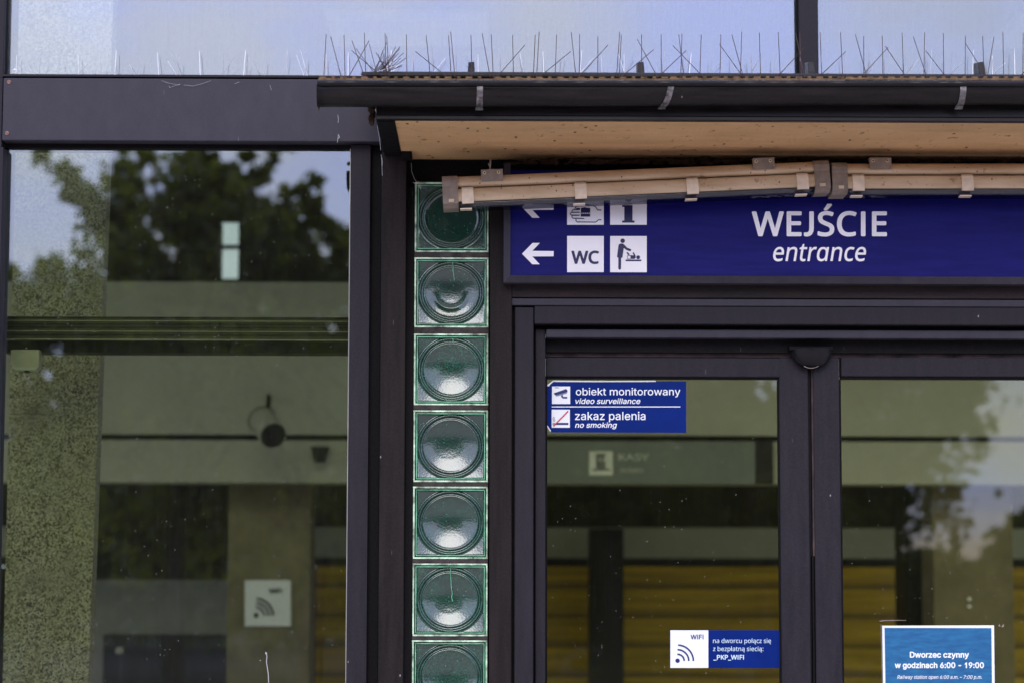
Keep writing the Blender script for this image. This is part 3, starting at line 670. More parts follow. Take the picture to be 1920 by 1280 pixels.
M["wall_in"] = plain("interior_plaster", (0.42, 0.43, 0.35), 0.9, 0, 0.2, 0.06, 2.0)
M["wall_dark"] = plain("dark_interior_wall", (0.035, 0.032, 0.016), 0.8, 0, 0.2, 0.3, 2.0)
M["black_in"] = plain("black_interior_panel", (0.012, 0.012, 0.010), 0.5, 0, 0.3, 0.3)
M["grey_in"] = plain("grey_interior_panel", (0.24, 0.24, 0.235), 0.7, 0, 0.3, 0.1)
M["pillar_in"] = plain("tan_concrete", (0.185, 0.160, 0.100), 0.85, 0, 0.2, 0.22, 6.0)
M["rail_in"] = plain("ribbed_aluminium", (0.075, 0.075, 0.062), 0.45, 0.2, 0.4, 0.2)
M["rail_lip"] = plain("bare_aluminium_lip", (0.42, 0.42, 0.36), 0.4, 0.4, 0.4, 0.2)
M["ceil_in"] = plain("ceiling_board", (0.16, 0.16, 0.16), 0.9, 0, 0.2, 0.1)
M["diffuser"] = plain("opal_lamp_panel", (0.85, 0.85, 0.85), 0.5, 0, 0.3, 0.03)
M["floor_in"] = plain("hall_floor_tile", (0.42, 0.40, 0.36), 0.3, 0, 0.4, 0.1)
M["plastic_in"] = plain("off_white_plastic", (0.72, 0.72, 0.66), 0.4, 0, 0.4, 0.05)
M["kasy"] = plain("grey_ticket_sign_face", (0.15, 0.18, 0.165), 0.5, 0, 0.4, 0.12, 3.0)
M["kasy_print"] = plain("pale_ticket_sign_print", (0.66, 0.70, 0.64), 0.5, 0, 0.4, 0.08)
M["kasy_word"] = plain("faded_ticket_lettering", (0.48, 0.52, 0.47), 0.5, 0, 0.4, 0.08)

def m_wood():
    m, n, l, p = new_mat("varnished_boards")
    v = coords(n, l, (0.6, 1, 14))
    f = noise(n, l, v, 2.4, 6.0, 0.6)
    base = rgb(n, l, f, 0.3, (0.30, 0.185, 0.002), 0.75, (0.76, 0.50, 0.006))
    wv = N(n, "ShaderNodeTexWave", Scale=1.65, wave_type="BANDS", bands_direction="Z", wave_profile="SAW")
    l.new(coords(n, l), wv.inputs["Vector"])
    l.new(mixc(n, l, rgb(n, l, wv.outputs["Fac"], 0.04, (0.9, 0.9, 0.9), 0.34, (0, 0, 0)), base, (0.10, 0.055, 0.004)), p.inputs["Base Color"])
    p.inputs["Roughness"].default_value = 0.4
    return m
M["wood"] = m_wood()
M["paving"] = plain("concrete_paving", (0.44, 0.38, 0.32), 0.85, 0, 0.2, 0.15, 2.0)
M["ground"] = plain("asphalt", (0.05, 0.05, 0.05), 1.0, 0, 0.0, 0.2, 3.0)
M["forecourt"] = plain("dark_gravel", (0.045, 0.043, 0.040), 1.0, 0, 0.0, 0.2, 0.6)
M["bark"] = plain("bark", (0.055, 0.042, 0.030), 0.95, 0, 0.1, 0.4, 20.0)

def m_leaf(name, a, b):
    m, n, l, p = new_mat(name)
    f = noise(n, l, coords(n, l), 1.6, 4.0)
    l.new(rgb(n, l, f, 0.35, a, 0.7, b), p.inputs["Base Color"])
    p.inputs["Roughness"].default_value = 0.5
    tl = N(n, "ShaderNodeBsdfTranslucent", Color=(b[0] * 2.0, b[1] * 2.1, b[2] * 1.3, 1))
    ms = N(n, "ShaderNodeMixShader")
    ms.inputs[0].default_value = 0.5
    l.new(p.outputs[0], ms.inputs[1])
    l.new(tl.outputs[0], ms.inputs[2])
    l.new(ms.outputs[0], n["Material Output"].inputs["Surface"])
    return m
M["leaf"] = m_leaf("oak_leaf", (0.055, 0.066, 0.008), (0.12, 0.130, 0.018))
M["hedge"] = m_leaf("hedge_leaf", (0.040, 0.055, 0.012), (0.085, 0.105, 0.024))

def m_poster():
    m, n, l, p = new_mat("blue_water_print")
    f = noise(n, l, coords(n, l, (1, 1, 4)), 18.0, 6.0, 0.6)
    l.new(rgb(n, l, f, 0.4, (0.001, 0.085, 0.23), 0.75, (0.008, 0.16, 0.33)), p.inputs["Base Color"])
    p.inputs["Roughness"].default_value = 0.4
    return m
M["poster"] = m_poster()

# ------------------------------------------------------------------ setting: ground outside, floor and ceiling inside
bm = bmesh.new(); ab(bm, -200, 200, -220, 60, -0.3, -0.012); struct("ground", bm, M["ground"])
bm = bmesh.new(); ab(bm, -16, 16, -15, 0.2, -0.11, 0.0); struct("pavement", bm, M["paving"])
bm = bmesh.new(); ab(bm, -5, 5, 0.2, 9.5, -0.105, 0.004); struct("hall_floor", bm, M["floor_in"])
bm = bmesh.new(); ab(bm, -6.5, 6.5, 0.35, 8.2, 4.55, 4.7); struct("hall_ceiling", bm, M["ceil_in"])

# ------------------------------------------------------------------ facade: mullions, header panel, windows
G_FACADE = "dark metal uprights of the glass front"
t = thing("window_mullion", "dark full-height upright at the far left edge of the glass front", "mullion", P(2, 640, 0), G_FACADE)
boxes("upright", [(-50, -60, 8, 146, 0.0, 0.12), (-50, 146, 4, 276, 0.0, 0.12), (-50, 276, -7, 1420, 0.0, 0.12)], M["frame"], t)
boxes("glazing_bead", [(8, -60, 12.5, 143, 0.03, 0.05)], M["dark"], t)
boxes("side_header", [(-1100, 148, -50, 265, 0.0, 0.14)], M["header"], t, 0.003)     # the next bay of the glass front
bm = bmesh.new(); pb(bm, -1100, -60, -48, 146, 0.055, 0.006); obj("side_upper_pane", bm, M["pane_upper"], t)
bm = bmesh.new(); pb(bm, -1100, 268, -48, 1420, 0.065, 0.006); obj("side_lower_pane", bm, M["pane"], t)
t = thing("window_mullion", "short dark upright between the two upper windows above the canopy", "mullion", P(1515, 60, 0), G_FACADE)
boxes("upright", [(1499, -60, 1534, 180, 0.0, 0.14)], M["frame"], t)
boxes("glazing_bead", [(1493, -60, 1499, 180, 0.03, 0.06)], M["dark"], t)

t = thing("header_panel", "wide violet-grey metal panel between upper and lower left windows", "panel", P(350, 206, -0.01))
bm = bmesh.new()
pb(bm, 5, 148, 716, 265, -0.012, 0.16)
obj("panel", bm, M["header"], t, 0.003)
bm = bmesh.new()
pb(bm, 5, 144.5, 2160, 148, -0.006, 0.10)
obj("ledge", bm, M["frame"], t)
for px, py in ((17, 154), (13, 250)):
    bm = bmesh.new()
    prism(bm, circ(px, py, 3.6), -0.0145, 0.003)
    sc_ = obj("screw", bm, M["screw"], t)
    shapes("slot", [stroke([(px - 2.2, py - 1.4), (px + 2.2, py + 1.4)], 1.0)], -0.0152, 0.001, M["dark"], sc_)

def window(name, label, pane_px, mat, Y, extra):
    t = thing(name, label, "window", P((pane_px[0] + pane_px[2]) / 2, pane_px[3], Y), "windows of the station front")
    for nm, rects, m in extra:
        boxes(nm, rects, m, t)
    bm = bmesh.new()
    pb(bm, *pane_px, Y, 0.006)
    obj("pane", bm, mat, t)
    return t

uw = window("upper_window", "upper window left of the short upright, stone column behind its left end", (10, -60, 1495, 145), M["pane_upper"], 0.055,
       [("bottom_bead", [(12.5, 142.2, 1493, 145.4, 0.03, 0.024)], M["frame"])])
shapes("etched_mark", [[(28, 128), (23, 132), (33, 132)], rc(23, 133.5, 33, 134.5), rc(23, 136, 33, 137)], 0.0535, 0.001, M["white"], uw)
window("upper_window", "upper window right of the short upright, above the canopy", (1534, -60, 2160, 145), M["pane_upper"], 0.055,
       [("bottom_bead", [(1534, 142.2, 2160, 145.4, 0.03, 0.024)], M["frame"])])
window("lower_window", "tall lower window left of the glass blocks, trees mirrored in it", (-6, 274, 656, 1420), M["pane"], 0.065,
       [("right_frame", [(653, 272, 690.5, 1420, 0.030, 0.09)], M["frame"]),
        ("top_frame", [(5, 266, 700, 279, 0.045, 0.09)], M["dark"]),
        ("left_bead", [(-7, 279, -3, 1420, 0.035, 0.06)], M["frame"]),
        ("gasket", [(651.2, 279, 653, 1420, 0.038, 0.03)], M["rail_lip"])])

lw_ = COL.objects["lower_window"]
shapes("dried_drip", [stroke([(498, 1221), (500.5, 1229), (499.5, 1240), (503, 1262), (504, 1290)], 1.3), circ(499, 1224, 1.8, 10), circ(488, 1237, 0.9, 8)], 0.0635, 0.001, M["web"], lw_)

# ------------------------------------------------------------------ portal: post, block niche, sign beam
t = thing("steel_post", "brown-black upright between the tall window and the glass blocks", "post", P(735, 1200, -0.02))
boxes("upright", [(711.5, 286, 758.5, 1420, -0.03, 0.16)], M["post"], t, 0.003)
boxes("recess_strip", [(690.5, 266, 711.5, 1420, 0.055, 0.06)], M["dark"], t)
t = thing("entrance_portal", "dark frame around the entrance, right of the glass blocks", "door surround", P(940, 1200, 0))
boxes("side_post", [(917.5, 380, 959.5, 1420, -0.012, 0.22)], M["post"], t, 0.003)
boxes("cross_board", [(959.5, 528, 2160, 559.5, -0.008, 0.22)], M["timber"], t, 0.002)
boxes("back_board", [(758, 285, 2160, 380, 0.055, 0.12)], M["dark"], t)  # black wall board, its tone doubling as the contact shadow under the canopy
boxes("niche_back", [(758.5, 350, 917.5, 1420, 0.085, 0.08)], M["dark"], t)
boxes("niche_reveal", [(759.5, 350, 774, 1420, 0.018, 0.062)], M["dark"], t)
boxes("sign_backing", [(917.5, 330, 2160, 527, 0.0, 0.05)], M["dark"], t)

# ------------------------------------------------------------------ glass blocks
def block_face(bm, X0, X1, Z0, Z1, Y, rnd, D, off, crease):
    n = 96
    hx, hz = (X1 - X0) / 2, (Z1 - Z0) / 2
    cx, cz = (X0 + X1) / 2, (Z0 + Z1) / 2
    ox, oz = off
    rows = []
    for i in range(n + 1):
        row = []
        for j in range(n + 1):
            u, v = -0.965 + 1.93 * j / n, -0.965 + 1.93 * i / n
            m = max(abs(u), abs(v))
            h = 0.009
            if m > 0.90:
                h = 0.009 - 0.007 * (m - 0.90) / 0.065
            # slanted corners behind the ring: they lean back towards the rim
            r = math.hypot(u, v)
            if r > 0.93 and m < 0.9:
                h -= 0.028 * (r - 0.93)
            h -= 0.0060 * math.exp(-((r - 0.86) / 0.030) ** 2)
            h += 0.0035 * math.exp(-((r - 0.79) / 0.022) ** 2)
            h -= 0.0025 * math.exp(-((r - 0.73) / 0.022) ** 2)
            rr = math.hypot(u - ox, v - oz) / 0.74
            if rr < 1:
                h += D * (1 - rr ** 2)
            if crease:                                   # a second, smaller bowl pressed into the first
                q = math.hypot(u - ox, v - oz - 0.02)
                h += crease * math.exp(-((q - 0.42) / 0.07) ** 2) * max(0, -(v - 0.05)) * 2
            row.append(bm.verts.new((cx + u * hx, Y + h, cz + v * hz)))
        rows.append(row)
    for i in range(n):
        for j in range(n):
            bm.faces.new((rows[i][j], rows[i][j + 1], rows[i + 1][j + 1], rows[i + 1][j]))

def frame_bars(bm, x0, y0, x1, y1, wd, Y, dep):
    pb(bm, x0, y0, x1, y0 + wd, Y, dep)
    pb(bm, x0, y1 - wd, x1, y1, Y, dep)
    pb(bm, x0, y0 + wd, x0 + wd, y1 - wd, Y, dep)
    pb(bm, x1 - wd, y0 + wd, x1, y1 - wd, Y, dep)

BY = [(342, 473), (483, 614), (625.5, 759), (768.5, 903), (911.5, 1047), (1055.5, 1192), (1199.5, 1337)]
BL = ["shadowed dark green glass block at the top, half behind the lamp",
      "green glass block second from the top, with a smile-shaped double highlight",
      "green glass block third from the top, between door sign height and sticker height",
      "green glass block in the middle of the column, three blocks above and three below",
      "green glass block third from the bottom of the column",
      "green glass block second from the bottom, bright highlight under a pale streak",
      "lowest green glass block, cut off by the bottom of the picture"]
for k, (y0, y1) in enumerate(BY):
    rnd = random.Random(40 + k)
    ym = (y0 + y1) / 2
    x0, x1 = 777.8 - (ym - 400) * 0.0062, 916.2 - (ym - 400) * 0.0030
    t = thing("glass_block", BL[k], "glass block", P((x0 + x1) / 2, y1, 0.02), "green glass blocks stacked in a column")
    X0, X1, Z0, Z1 = rect(x0, y0, x1, y1, 0.02)
    bm = bmesh.new()
    block_face(bm, X0, X1, Z0, Z1, 0.022, rnd, (0.012, 0.0125, 0.0145, 0.0130, 0.0145, 0.0140, 0.0105)[k],
               (rnd.uniform(-0.07, 0.07), rnd.uniform(-0.05, 0.06)), (0, 0.006, 0, 0.0006, 0, 0.0005, 0.0)[k])
    obj("lens", bm, M["block"], t, smooth=True)
    bm = bmesh.new(); frame_bars(bm, x0, y0, x1, y1, 3.2, 0.014, 0.05); obj("rim", bm, M["mint"], t, 0.001)
    bm = bmesh.new(); frame_bars(bm, x0 + 5.4, y0 + 5.4, x1 - 5.4, y1 - 5.4, 1.6, 0.0175, 0.012); obj("inner_edge", bm, M["mint2"], t)
    if k in (1, 2, 5):  # bright light streak in the glass, put in as a green tube
        pts = []
        xx = (x0 + x1) / 2 + rnd.uniform(1, 6)
        L_ = (34, 12, 62)[(1, 2, 5).index(k)]
        for i in range(9):
            pts.append(P(xx + rnd.uniform(-1.2, 1.2) + i * 0.4, y0 + 9 + L_ * i / 8, 0.0235 + 0.004 * (i > 1) + 0.0012 * max(0, i - 2)))
        bm = bmesh.new(); polytube(bm, pts, 0.0012, 6); obj("bright_streak", bm, M["mint2"], t)
    if k < 6:
        g0, g1 = y1, BY[k + 1][0]
        bm = bmesh.new()
        pb(bm, x0 - 1, g0 + 0.6, x1 + 0.5, g1 - 0.6, 0.017, 0.05)
        obj("mortar_bed", bm, M["mortar"], t, 0.001)

# ------------------------------------------------------------------ door frame and leaves
t = thing("door_frame", "violet-grey metal frame around the glass double doors", "door frame", P(1000, 1250, 0))
boxes("outer_jamb", [(964.5, 576, 1000, 1420, 0.000, 0.20)], M["frame"], t, 0.003)
boxes("head_strip", [(958.5, 561.5, 2160, 574.5, -0.004, 0.20)], M["header"], t, 0.002)
boxes("head_rail", [(1002, 575.5, 2160, 609, 0.000, 0.20)], M["frame"], t, 0.003)
boxes("inner_jamb", [(1003.5, 617, 1022.5, 1420, 0.045, 0.16)], M["frame"], t, 0.003)
boxes("inner_head", [(1024, 619, 2160, 634.5, 0.030, 0.05)], M["header"], t, 0.003)
boxes("jamb_groove", [(957.5, 575, 964.5, 1420, 0.025, 0.16), (1000, 609, 1003.5, 1420, 0.07, 0.16)], M["dark"], t, 0)
boxes("head_groove", [(1000, 609, 2160, 619, 0.07, 0.16)], M["dark"], t, 0)
boxes("shadow_recess", [(1023, 634.5, 2160, 662, 0.085, 0.12)], M["dark"], t, 0.002)  # shadowed recess under the head, its shade put in as a near-black box
boxes("brush_seal", [(1023, 662, 2160, 670, 0.105, 0.06)], M["rubber"], t, 0)

def leaf(label, stiles, rail, pane, seal):
    t = thing("glass_door", label, "door", P((pane[0] + pane[2]) / 2, 1250, 0.11), "leaves of the glass double door")
    for s in stiles:
        boxes("stile", [s], M["frame"], t, 0.003)
    boxes("top_rail", [rail], M["frame"], t, 0.003)
    boxes("gasket", seal, M["dark"], t, 0)
    bm = bmesh.new(); pb(bm, *pane, 0.112, 0.006); obj("pane", bm, M["pane_door"], t)
    return t
ld = leaf("left glass door leaf, with the surveillance sticker in its top corner", [(1464, 670, 1518.5, 1420, 0.09, 0.05)], (1024, 670, 1464, 706, 0.0905, 0.05),
     (1022, 704, 1466, 1420), [(1023, 706, 1464, 710, 0.10, 0.03), (1461.5, 710, 1464, 1420, 0.10, 0.03), (1022, 710, 1026, 1420, 0.10, 0.03)])
boxes("edge_seal", [(1518.5, 690, 1522.5, 1420, 0.098, 0.04)], M["dark"], ld, 0)
rd = leaf("right glass door leaf, with the blue opening hours notice on it", [(1528, 670, 1577, 1420, 0.09, 0.05)], (1577, 670, 2160, 706, 0.0905, 0.05),
     (1575, 704, 2160, 1420), [(1577, 706, 2160, 711, 0.10, 0.03), (1577, 711, 1580.5, 1420, 0.10, 0.03)])
boxes("edge_seal", [(1522.5, 690, 1527.5, 1042, 0.094, 0.04)], M["rubber"], rd, 0.001)
boxes("lower_edge_seal", [(1522.5, 1042, 1528, 1420, 0.098, 0.04)], M["dark"], rd, 0)

t = thing("door_sensor", "black wedge-shaped motion sensor over the gap between the doors", "sensor", P(1521, 655, 0.03))
bm = bmesh.new()
c0, nseg, nring = P(1521, 655, 0.075), 28, 10
sx = P(1561, 655, 0.075).x - c0.x
sz = c0.z - P(1521, 692, 0.075).z
rows = []
for i in range(nring + 1):
    a = math.pi / 2 * i / nring
    rr = math.cos(a) ** 0.85
    rows.append([bm.verts.new((c0.x + sx * rr * math.cos(math.pi + math.pi * j / nseg) * (1 if i else 1), c0.y - 0.055 * rr * math.sin(math.pi * j / nseg), c0.z - sz * math.sin(a) ** 1.1)) for j in range(nseg + 1)])
for i in range(nring):
    for j in range(nseg):
        bm.faces.new((rows[i][j], rows[i][j + 1], rows[i + 1][j + 1], rows[i + 1][j]))
bmesh.ops.remove_doubles(bm, verts=bm.verts, dist=0.0002)
obj("housing", bm, M["sensor"], t, smooth=True)
bm = bmesh.new()
prism(bm, arc(1521, 664, 25.5, 0.9, 238, 302, 12), 0.033, 0.002)  # thin highlight on the glossy housing, drawn as a grey arc
obj("highlight_arc", bm, M["bracket"], t)
bm = bmesh.new(); pb(bm, 1480, 649, 1562, 656, 0.045, 0.05); obj("mounting_plate", bm, M["dark"], t, 0.002)

# ------------------------------------------------------------------ canopy
YF = -0.62                                         # front of the canopy
ZS = P(1300, 226.5, YF).z                          # underside of the render
XL0 = P(705, 226, YF).x                            # left end of the canopy
XL1 = P(740, 226, YF).x
XE = P(2160, 226, YF).x
ZR0, ZR1 = P(1300, 146, YF).z, P(1300, 156, 0.0).z
t = thing("canopy", "flat entrance canopy with black metal edges and a tan rendered underside", "canopy", (XL0, YF, ZS))
bm = bmesh.new()
prof = [(YF + 0.012, ZS), (-0.40, ZS + 0.0005), (-0.20, ZS - 0.0005), (0.054, ZS), (0.054, ZS + 0.04), (YF + 0.012, ZS + 0.04)]
A_ = [bm.verts.new((XL1, y, z)) for y, z in prof]
B_ = [bm.verts.new((XE, y, z)) for y, z in prof]
for i in range(len(prof)):
    j = (i + 1) % len(prof)
    bm.faces.new((A_[i], A_[j], B_[j], B_[i]))
bm.faces.new(A_[::-1]); bm.faces.new(B_)
obj("soffit", bm, M["soffit"], t)
bm = bmesh.new(); ab(bm, XL0, XE, YF, YF + 0.012, ZS + 0.012, ZR0); obj("fascia", bm, M["gutter"], t, 0.002)
bm = bmesh.new(); ab(bm, XL0, XE, YF - 0.006, YF + 0.020, ZS - 0.001, ZS + 0.0115); obj("edge_lip", bm, M["gutter"], t, 0.002)
bm = bmesh.new()
ab(bm, XL0, XL1, YF + 0.021, -0.032, ZS - 0.004, ZS + 0.012)
ab(bm, XL1, XL1 + 0.034, -0.10, -0.032, ZS - 0.020, ZS - 0.001)
obj("end_trim", bm, M["dark"], t, 0.002)
bm = bmesh.new(); ab(bm, XL0, XL0 + 0.012, YF + 0.013, -0.032, ZS + 0.0125, ZR0 - 0.002); obj("end_cheek", bm, M["gutter"], t, 0.002)
bm = bmesh.new()
xa = P(677, 142, YF).x
v = [bm.verts.new(c) for c in ((xa, YF - 0.02, ZR0), (XE, YF - 0.02, ZR0), (XE, -0.007, ZR1), (xa, -0.007, ZR1))]
u = [bm.verts.new(q.co + Vector((0, 0, 0.004))) for q in v]
bm.faces.new(v); bm.faces.new(u[::-1])
for i in range(4):
    bm.faces.new((v[i], v[(i + 1) % 4], u[(i + 1) % 4], u[i]))
obj("roof_sheet", bm, M["gutter"], t)
zt = P(1300, 137.3, YF - 0.012).z
bm = bmesh.new()
x0, x1 = P(677, 142, YF).x, XE
v = [bm.verts.new(c) for c in ((x0 + 0.004, YF - 0.018, ZR0 + 0.0045), (x1, YF - 0.018, ZR0 + 0.0045), (x1, YF - 0.010, zt), (x0 + 0.05, YF - 0.010, zt + 0.001), (x0, YF - 0.010, zt - 0.001))]
u = [bm.verts.new(q.co + Vector((0, 0.006, 0))) for q in v]
bm.faces.new(v); bm.faces.new(u[::-1])
for i in range(5):
    bm.faces.new((v[i], v[(i + 1) % 5], u[(i + 1) % 5], u[i]))
obj("drip_edge", bm, M["gutter"], t, 0.001)
for px in (883.5, 1202, 1522, 1842):
    xs, zb = P(px, 137, YF).x, ZR0 + 0.004
    ztop = P(px, 117.5, YF + 0.03).z
    bm = bmesh.new()
    v = [bm.verts.new(c) for c in ((xs - 0.011, YF - 0.004, zb), (xs + 0.011, YF - 0.004, zb), (xs + 0.0085, YF + 0.015, ztop - 0.001), (xs - 0.0085, YF + 0.015, ztop - 0.003))]
    k_ = Vector((0.0, 0.075, (ZR1 - ZR0) * 0.12))
    u = [bm.verts.new(q.co + k_) for q in v]
    bm.faces.new(v); bm.faces.new(u[::-1])
    for i in range(4):
        bm.faces.new((v[i], v[(i + 1) % 4], u[(i + 1) % 4], u[i]))
    obj("standing_seam", bm, M["gutter"], t, 0.0015)

# gutter
YG = YF - 0.055
t = thing("rain_gutter", "black half-round gutter along the front of the canopy", "gutter", P(597, 180, YG))
g0, g1 = P(597, 175, YG), P(1900, 175, YG)
XG0, XG1 = g0.x, XE
def zline(pxa, pya, pxb, pyb):
    a, b = P(pxa, pya, YG - 0.03), P(pxb, pyb, YG - 0.03)
    s = (b.z - a.z) / (b.x - a.x)
    return lambda x: a.z + s * (x - a.x)
zbot, ztop_ = zline(640, 197.5, 1860, 193.0), zline(640, 152.5, 1860, 153.5)
rad = (ztop_(0) - zbot(0)) * 0.62
def gutter_ring(x, inner):
    zt_, zb_ = ztop_(x), zbot(x)
    k = 0.93 if inner else 1.0
    h = zt_ - zb_
    out = []
    for i in range(17):
        a = math.pi * i / 16
        out.append((x, YG - math.cos(a) * rad * k, zb_ + (1 - k) * h * 0.5 + (h * 0.82) * (1 - math.sin(a) * k)))
    return out
bm = bmesh.new()
rings = []
nx = 24
for i in range(nx + 1):
    x = XG0 + (XG1 - XG0) * i / nx
    o_, i_ = gutter_ring(x, False), gutter_ring(x, True)
    rings.append([bm.verts.new(c) for c in o_ + i_[::-1]])
for a, b in zip(rings, rings[1:]):
    m_ = len(a)
    for i in range(m_):
        j = (i + 1) % m_
        bm.faces.new((a[i], a[j], b[j], b[i]))
bm.faces.new(rings[0][::-1]); bm.faces.new(rings[-1])
obj("trough", bm, M["gutter"], t, smooth=True)
bm = bmesh.new()
for i in range(40):
    xa_, xb_ = XG0 + (XG1 - XG0) * i / 40, XG0 + (XG1 - XG0) * (i + 1) / 40
    tube(bm, (xa_, YG - rad - 0.003, ztop_(xa_) - 0.0095), (xb_, YG - rad - 0.003, ztop_(xb_) - 0.0095), 0.0092, 0.0092, 12)
bmesh.ops.remove_doubles(bm, verts=bm.verts, dist=0.0001)
obj("rolled_bead", bm, M["gutter"], t, smooth=True)
bm = bmesh.new()
ring = [bm.verts.new((XG0 - 0.003, y, z)) for _x, y, z in gutter_ring(XG0, False)]
ring2 = [bm.verts.new((XG0 - 0.0002, v_.co.y, v_.co.z)) for v_ in ring]
bm.faces.new(ring); bm.faces.new(ring2[::-1])
for i in range(len(ring)):
    j = (i + 1) % len(ring)
    bm.faces.new((ring[i], ring[j], ring2[j], ring2[i]))
obj("end_cap", bm, M["gutter"], t)
bm = bmesh.new()
tube(bm, P(598.5, 197, YG), P(597.5, 207, YG), 0.004, 0.002, 7)
obj("rust_drip", bm, M["nest"], t)
for pxt, pxb, pyb in ((900, 898.5, 206), (1258, 1241, 204), (1806, 1799, 204)):
    bm = bmesh.new()
    wd = 0.0088
    xt, xb = P(pxt, 165, YG - rad).x, P(pxb, pyb, YG).x
    pts = []
    zt_, zb_ = ztop_(xt) - 0.018, P(pxb, pyb, YG).z
    for i in range(9):
        a = (math.pi / 2) * i / 8
        pts.append(Vector((xt + (xb - xt) * (i / 8) ** 1.3, YG - math.cos(a) * (rad + 0.0035), zt_ + (zbot(xt) - 0.004 - zt_) * math.sin(a))))
    pts.append(Vector((xb, YG + 0.012, zb_)))
    prev = None
    for i, q in enumerate(pts):
        wk = wd * (1.0 + 0.35 * (i / (len(pts) - 1)) ** 3)
        c = [bm.verts.new(q + Vector(d)) for d in ((-wk, 0, 0), (wk, 0, 0), (wk, 0.0025, 0.0012), (-wk, 0.0025, 0.0012))]
        if prev:
            for e in range(4):
                bm.faces.new((prev[e], prev[(e + 1) % 4], c[(e + 1) % 4], c[e]))
        else:
            bm.faces.new(c)
        prev = c
    bm.faces.new(prev[::-1])
    obj("strap_bracket", bm, M["strap"], t)

# ------------------------------------------------------------------ bird spikes
rs = random.Random(11)
FRONT = [(607, 611.5, 65), (640, 620, 69), (647, 645, 66), (653, 692, 77), (686, 683, 62), (684, 660, 77), (718, 659, 95), (724, 722, 63), (730, 725, 68),
         (763, 762, 65), (807, 799, 67), (840, 779, 97), (846, 841, 67), (853, 845, 60), (885, 883, 66), (919, 904, 63), (925, 921, 65), (931, 984, 85), (963, 961, 66),
         (1000, 1003.5, 66), (1006, 1011, 60), (1010, 1070, 97), (1041, 1043.5, 66), (1080, 1071, 61), (1086, 1087, 65), (1084, 1140, 85), (1121, 1121, 69),
         (1156, 1162, 60), (1161, 1165, 66), (1164, 1225, 94), (1203, 1203, 65), (1233, 1195, 74)]
spots = list(FRONT)
x = 1240.0
k = 0
while x < 2120:
    spots.append((x, x + rs.uniform(-4, 4), rs.uniform(60, 68)))
    if k % 2 == 0:
        s = rs.choice((-1, 1)) * rs.uniform(34, 62)
        spots.append((x - s * 0.15, x + s, rs.uniform(78, 98)))
    if k % 3 == 1:
        spots.append((x + 6, x + 6 + rs.choice((-1, 1)) * rs.uniform(8, 26), rs.uniform(62, 72)))
    x += rs.uniform(35.5, 40)
    k += 1
YS = YF - 0.03
strips = [(597, 925, "rusty spike strip at the left end of the gutter, with a tangle of bent wires"),
          (925, 1255, "rusty spike strip on the gutter above the arrows and pictograms"),
          (1255, 1585, "rusty spike strip on the gutter above the word on the blue sign"),
          (1585, 2120, "rusty spike strip at the right end of the gutter")]
for sx0, sx1, lab in strips:
    t = thing("spike_strip", lab, "bird spikes", P(sx0, 148, YS), "rusty bird spike strips on the gutter")
    bm = bmesh.new()
    yb = 150.3 if sx0 < 1200 else 150.0
    pb(bm, sx0, yb - 3.0, sx1 - 0.5, yb + 1.2, YS - 0.012, 0.03)
    X = sx0 + 8
    kk = 0
    while X < sx1 - 8:
        wv_ = 6.2 if kk % 2 == 0 else 3.2
        pb(bm, X - wv_, yb - (6.0 if kk % 2 == 0 else 6.6), X + wv_, yb - 2.8, YS - 0.010 - 0.001 * (kk % 2), 0.022)
        X += 19.6
        kk += 1
    obj("base_strip", bm, M["rust"], t, 0.0008)
    for bx, tx, ty in spots:
        if sx0 <= bx < sx1:
            dy = rs.uniform(-0.012, 0.012) if abs(tx - bx) < 12 else rs.uniform(-0.05, 0.03)
            bm = bmesh.new()
            tube(bm, P(bx, 146, YS), P(tx, ty, YS + dy), 0.0012, 0.0010, 5)
            obj("spike", bm, M["rustwire"], t)
    if sx0 == 597:
        for i in range(34):                      # the bent bundle on the roof edge
            x0 = rs.uniform(700, 728)
            ln = rs.uniform(22, 62)
            a = R_(rs.uniform(18, 78) if i % 5 else rs.uniform(95, 130))
            bm = bmesh.new()
            tube(bm, P(x0, 138 - rs.uniform(0, 6), YF + rs.uniform(-0.02, 0.05)), P(x0 + ln * math.cos(a), 136 - ln * math.sin(a), YF + rs.uniform(-0.04, 0.06)), 0.0009, 0.0008, 5)
            obj("bent_wire", bm, M["rustwire"] if i % 9 else M["wire"], t)
# pale strips on the ledge of the wall, behind the canopy roof
rs = random.Random(5)
labs = ["pale steel spike strip on the header ledge in front of the stone column", "pale steel spike strip on the header ledge, between stone column and gutter",
        "pale steel spike strip behind the left part of the canopy roof", "pale steel spike strip behind the middle of the canopy roof", "pale steel spike strip behind the right part of the canopy roof"]
for i, lab in enumerate(labs):
    sx0 = (20, 205, 600, 1040, 1490)[i]
    sx1 = (205, 600, 1040, 1490, 1960)[i]
    t = thing("spike_strip", lab, "bird spikes", P(sx0, 145, 0.01), "pale bird spike strips on the wall ledge")
    bm = bmesh.new(); pb(bm, sx0, 142.6, sx1 - 1, 144.2, 0.000, 0.022); obj("base_strip", bm, M["bracket"], t)
    x = sx0 + 10.0
    kk = 0
    while x < sx1 - 10:
        for bx, tx, ty in (((x, x + rs.uniform(-3, 4), rs.uniform(92, 108)),) + (((x - 4, x + rs.choice((-1, 1)) * rs.uniform(14, 26), rs.uniform(96, 122)),) if kk % 2 else ())
                           + (((x + 3, x + rs.uniform(-16, 16), rs.uniform(94, 112)),) if kk % 3 == 0 and i else ())):
            bm = bmesh.new()
            tube(bm, P(bx, 143, 0.008), P(tx, ty, rs.uniform(-0.03, 0.03)), 0.0009 if i else 0.0007, 0.0007 if i else 0.0006, 5)
            obj("spike", bm, M["wire"], t)
        x += rs.uniform(36, 44)
        kk += 1

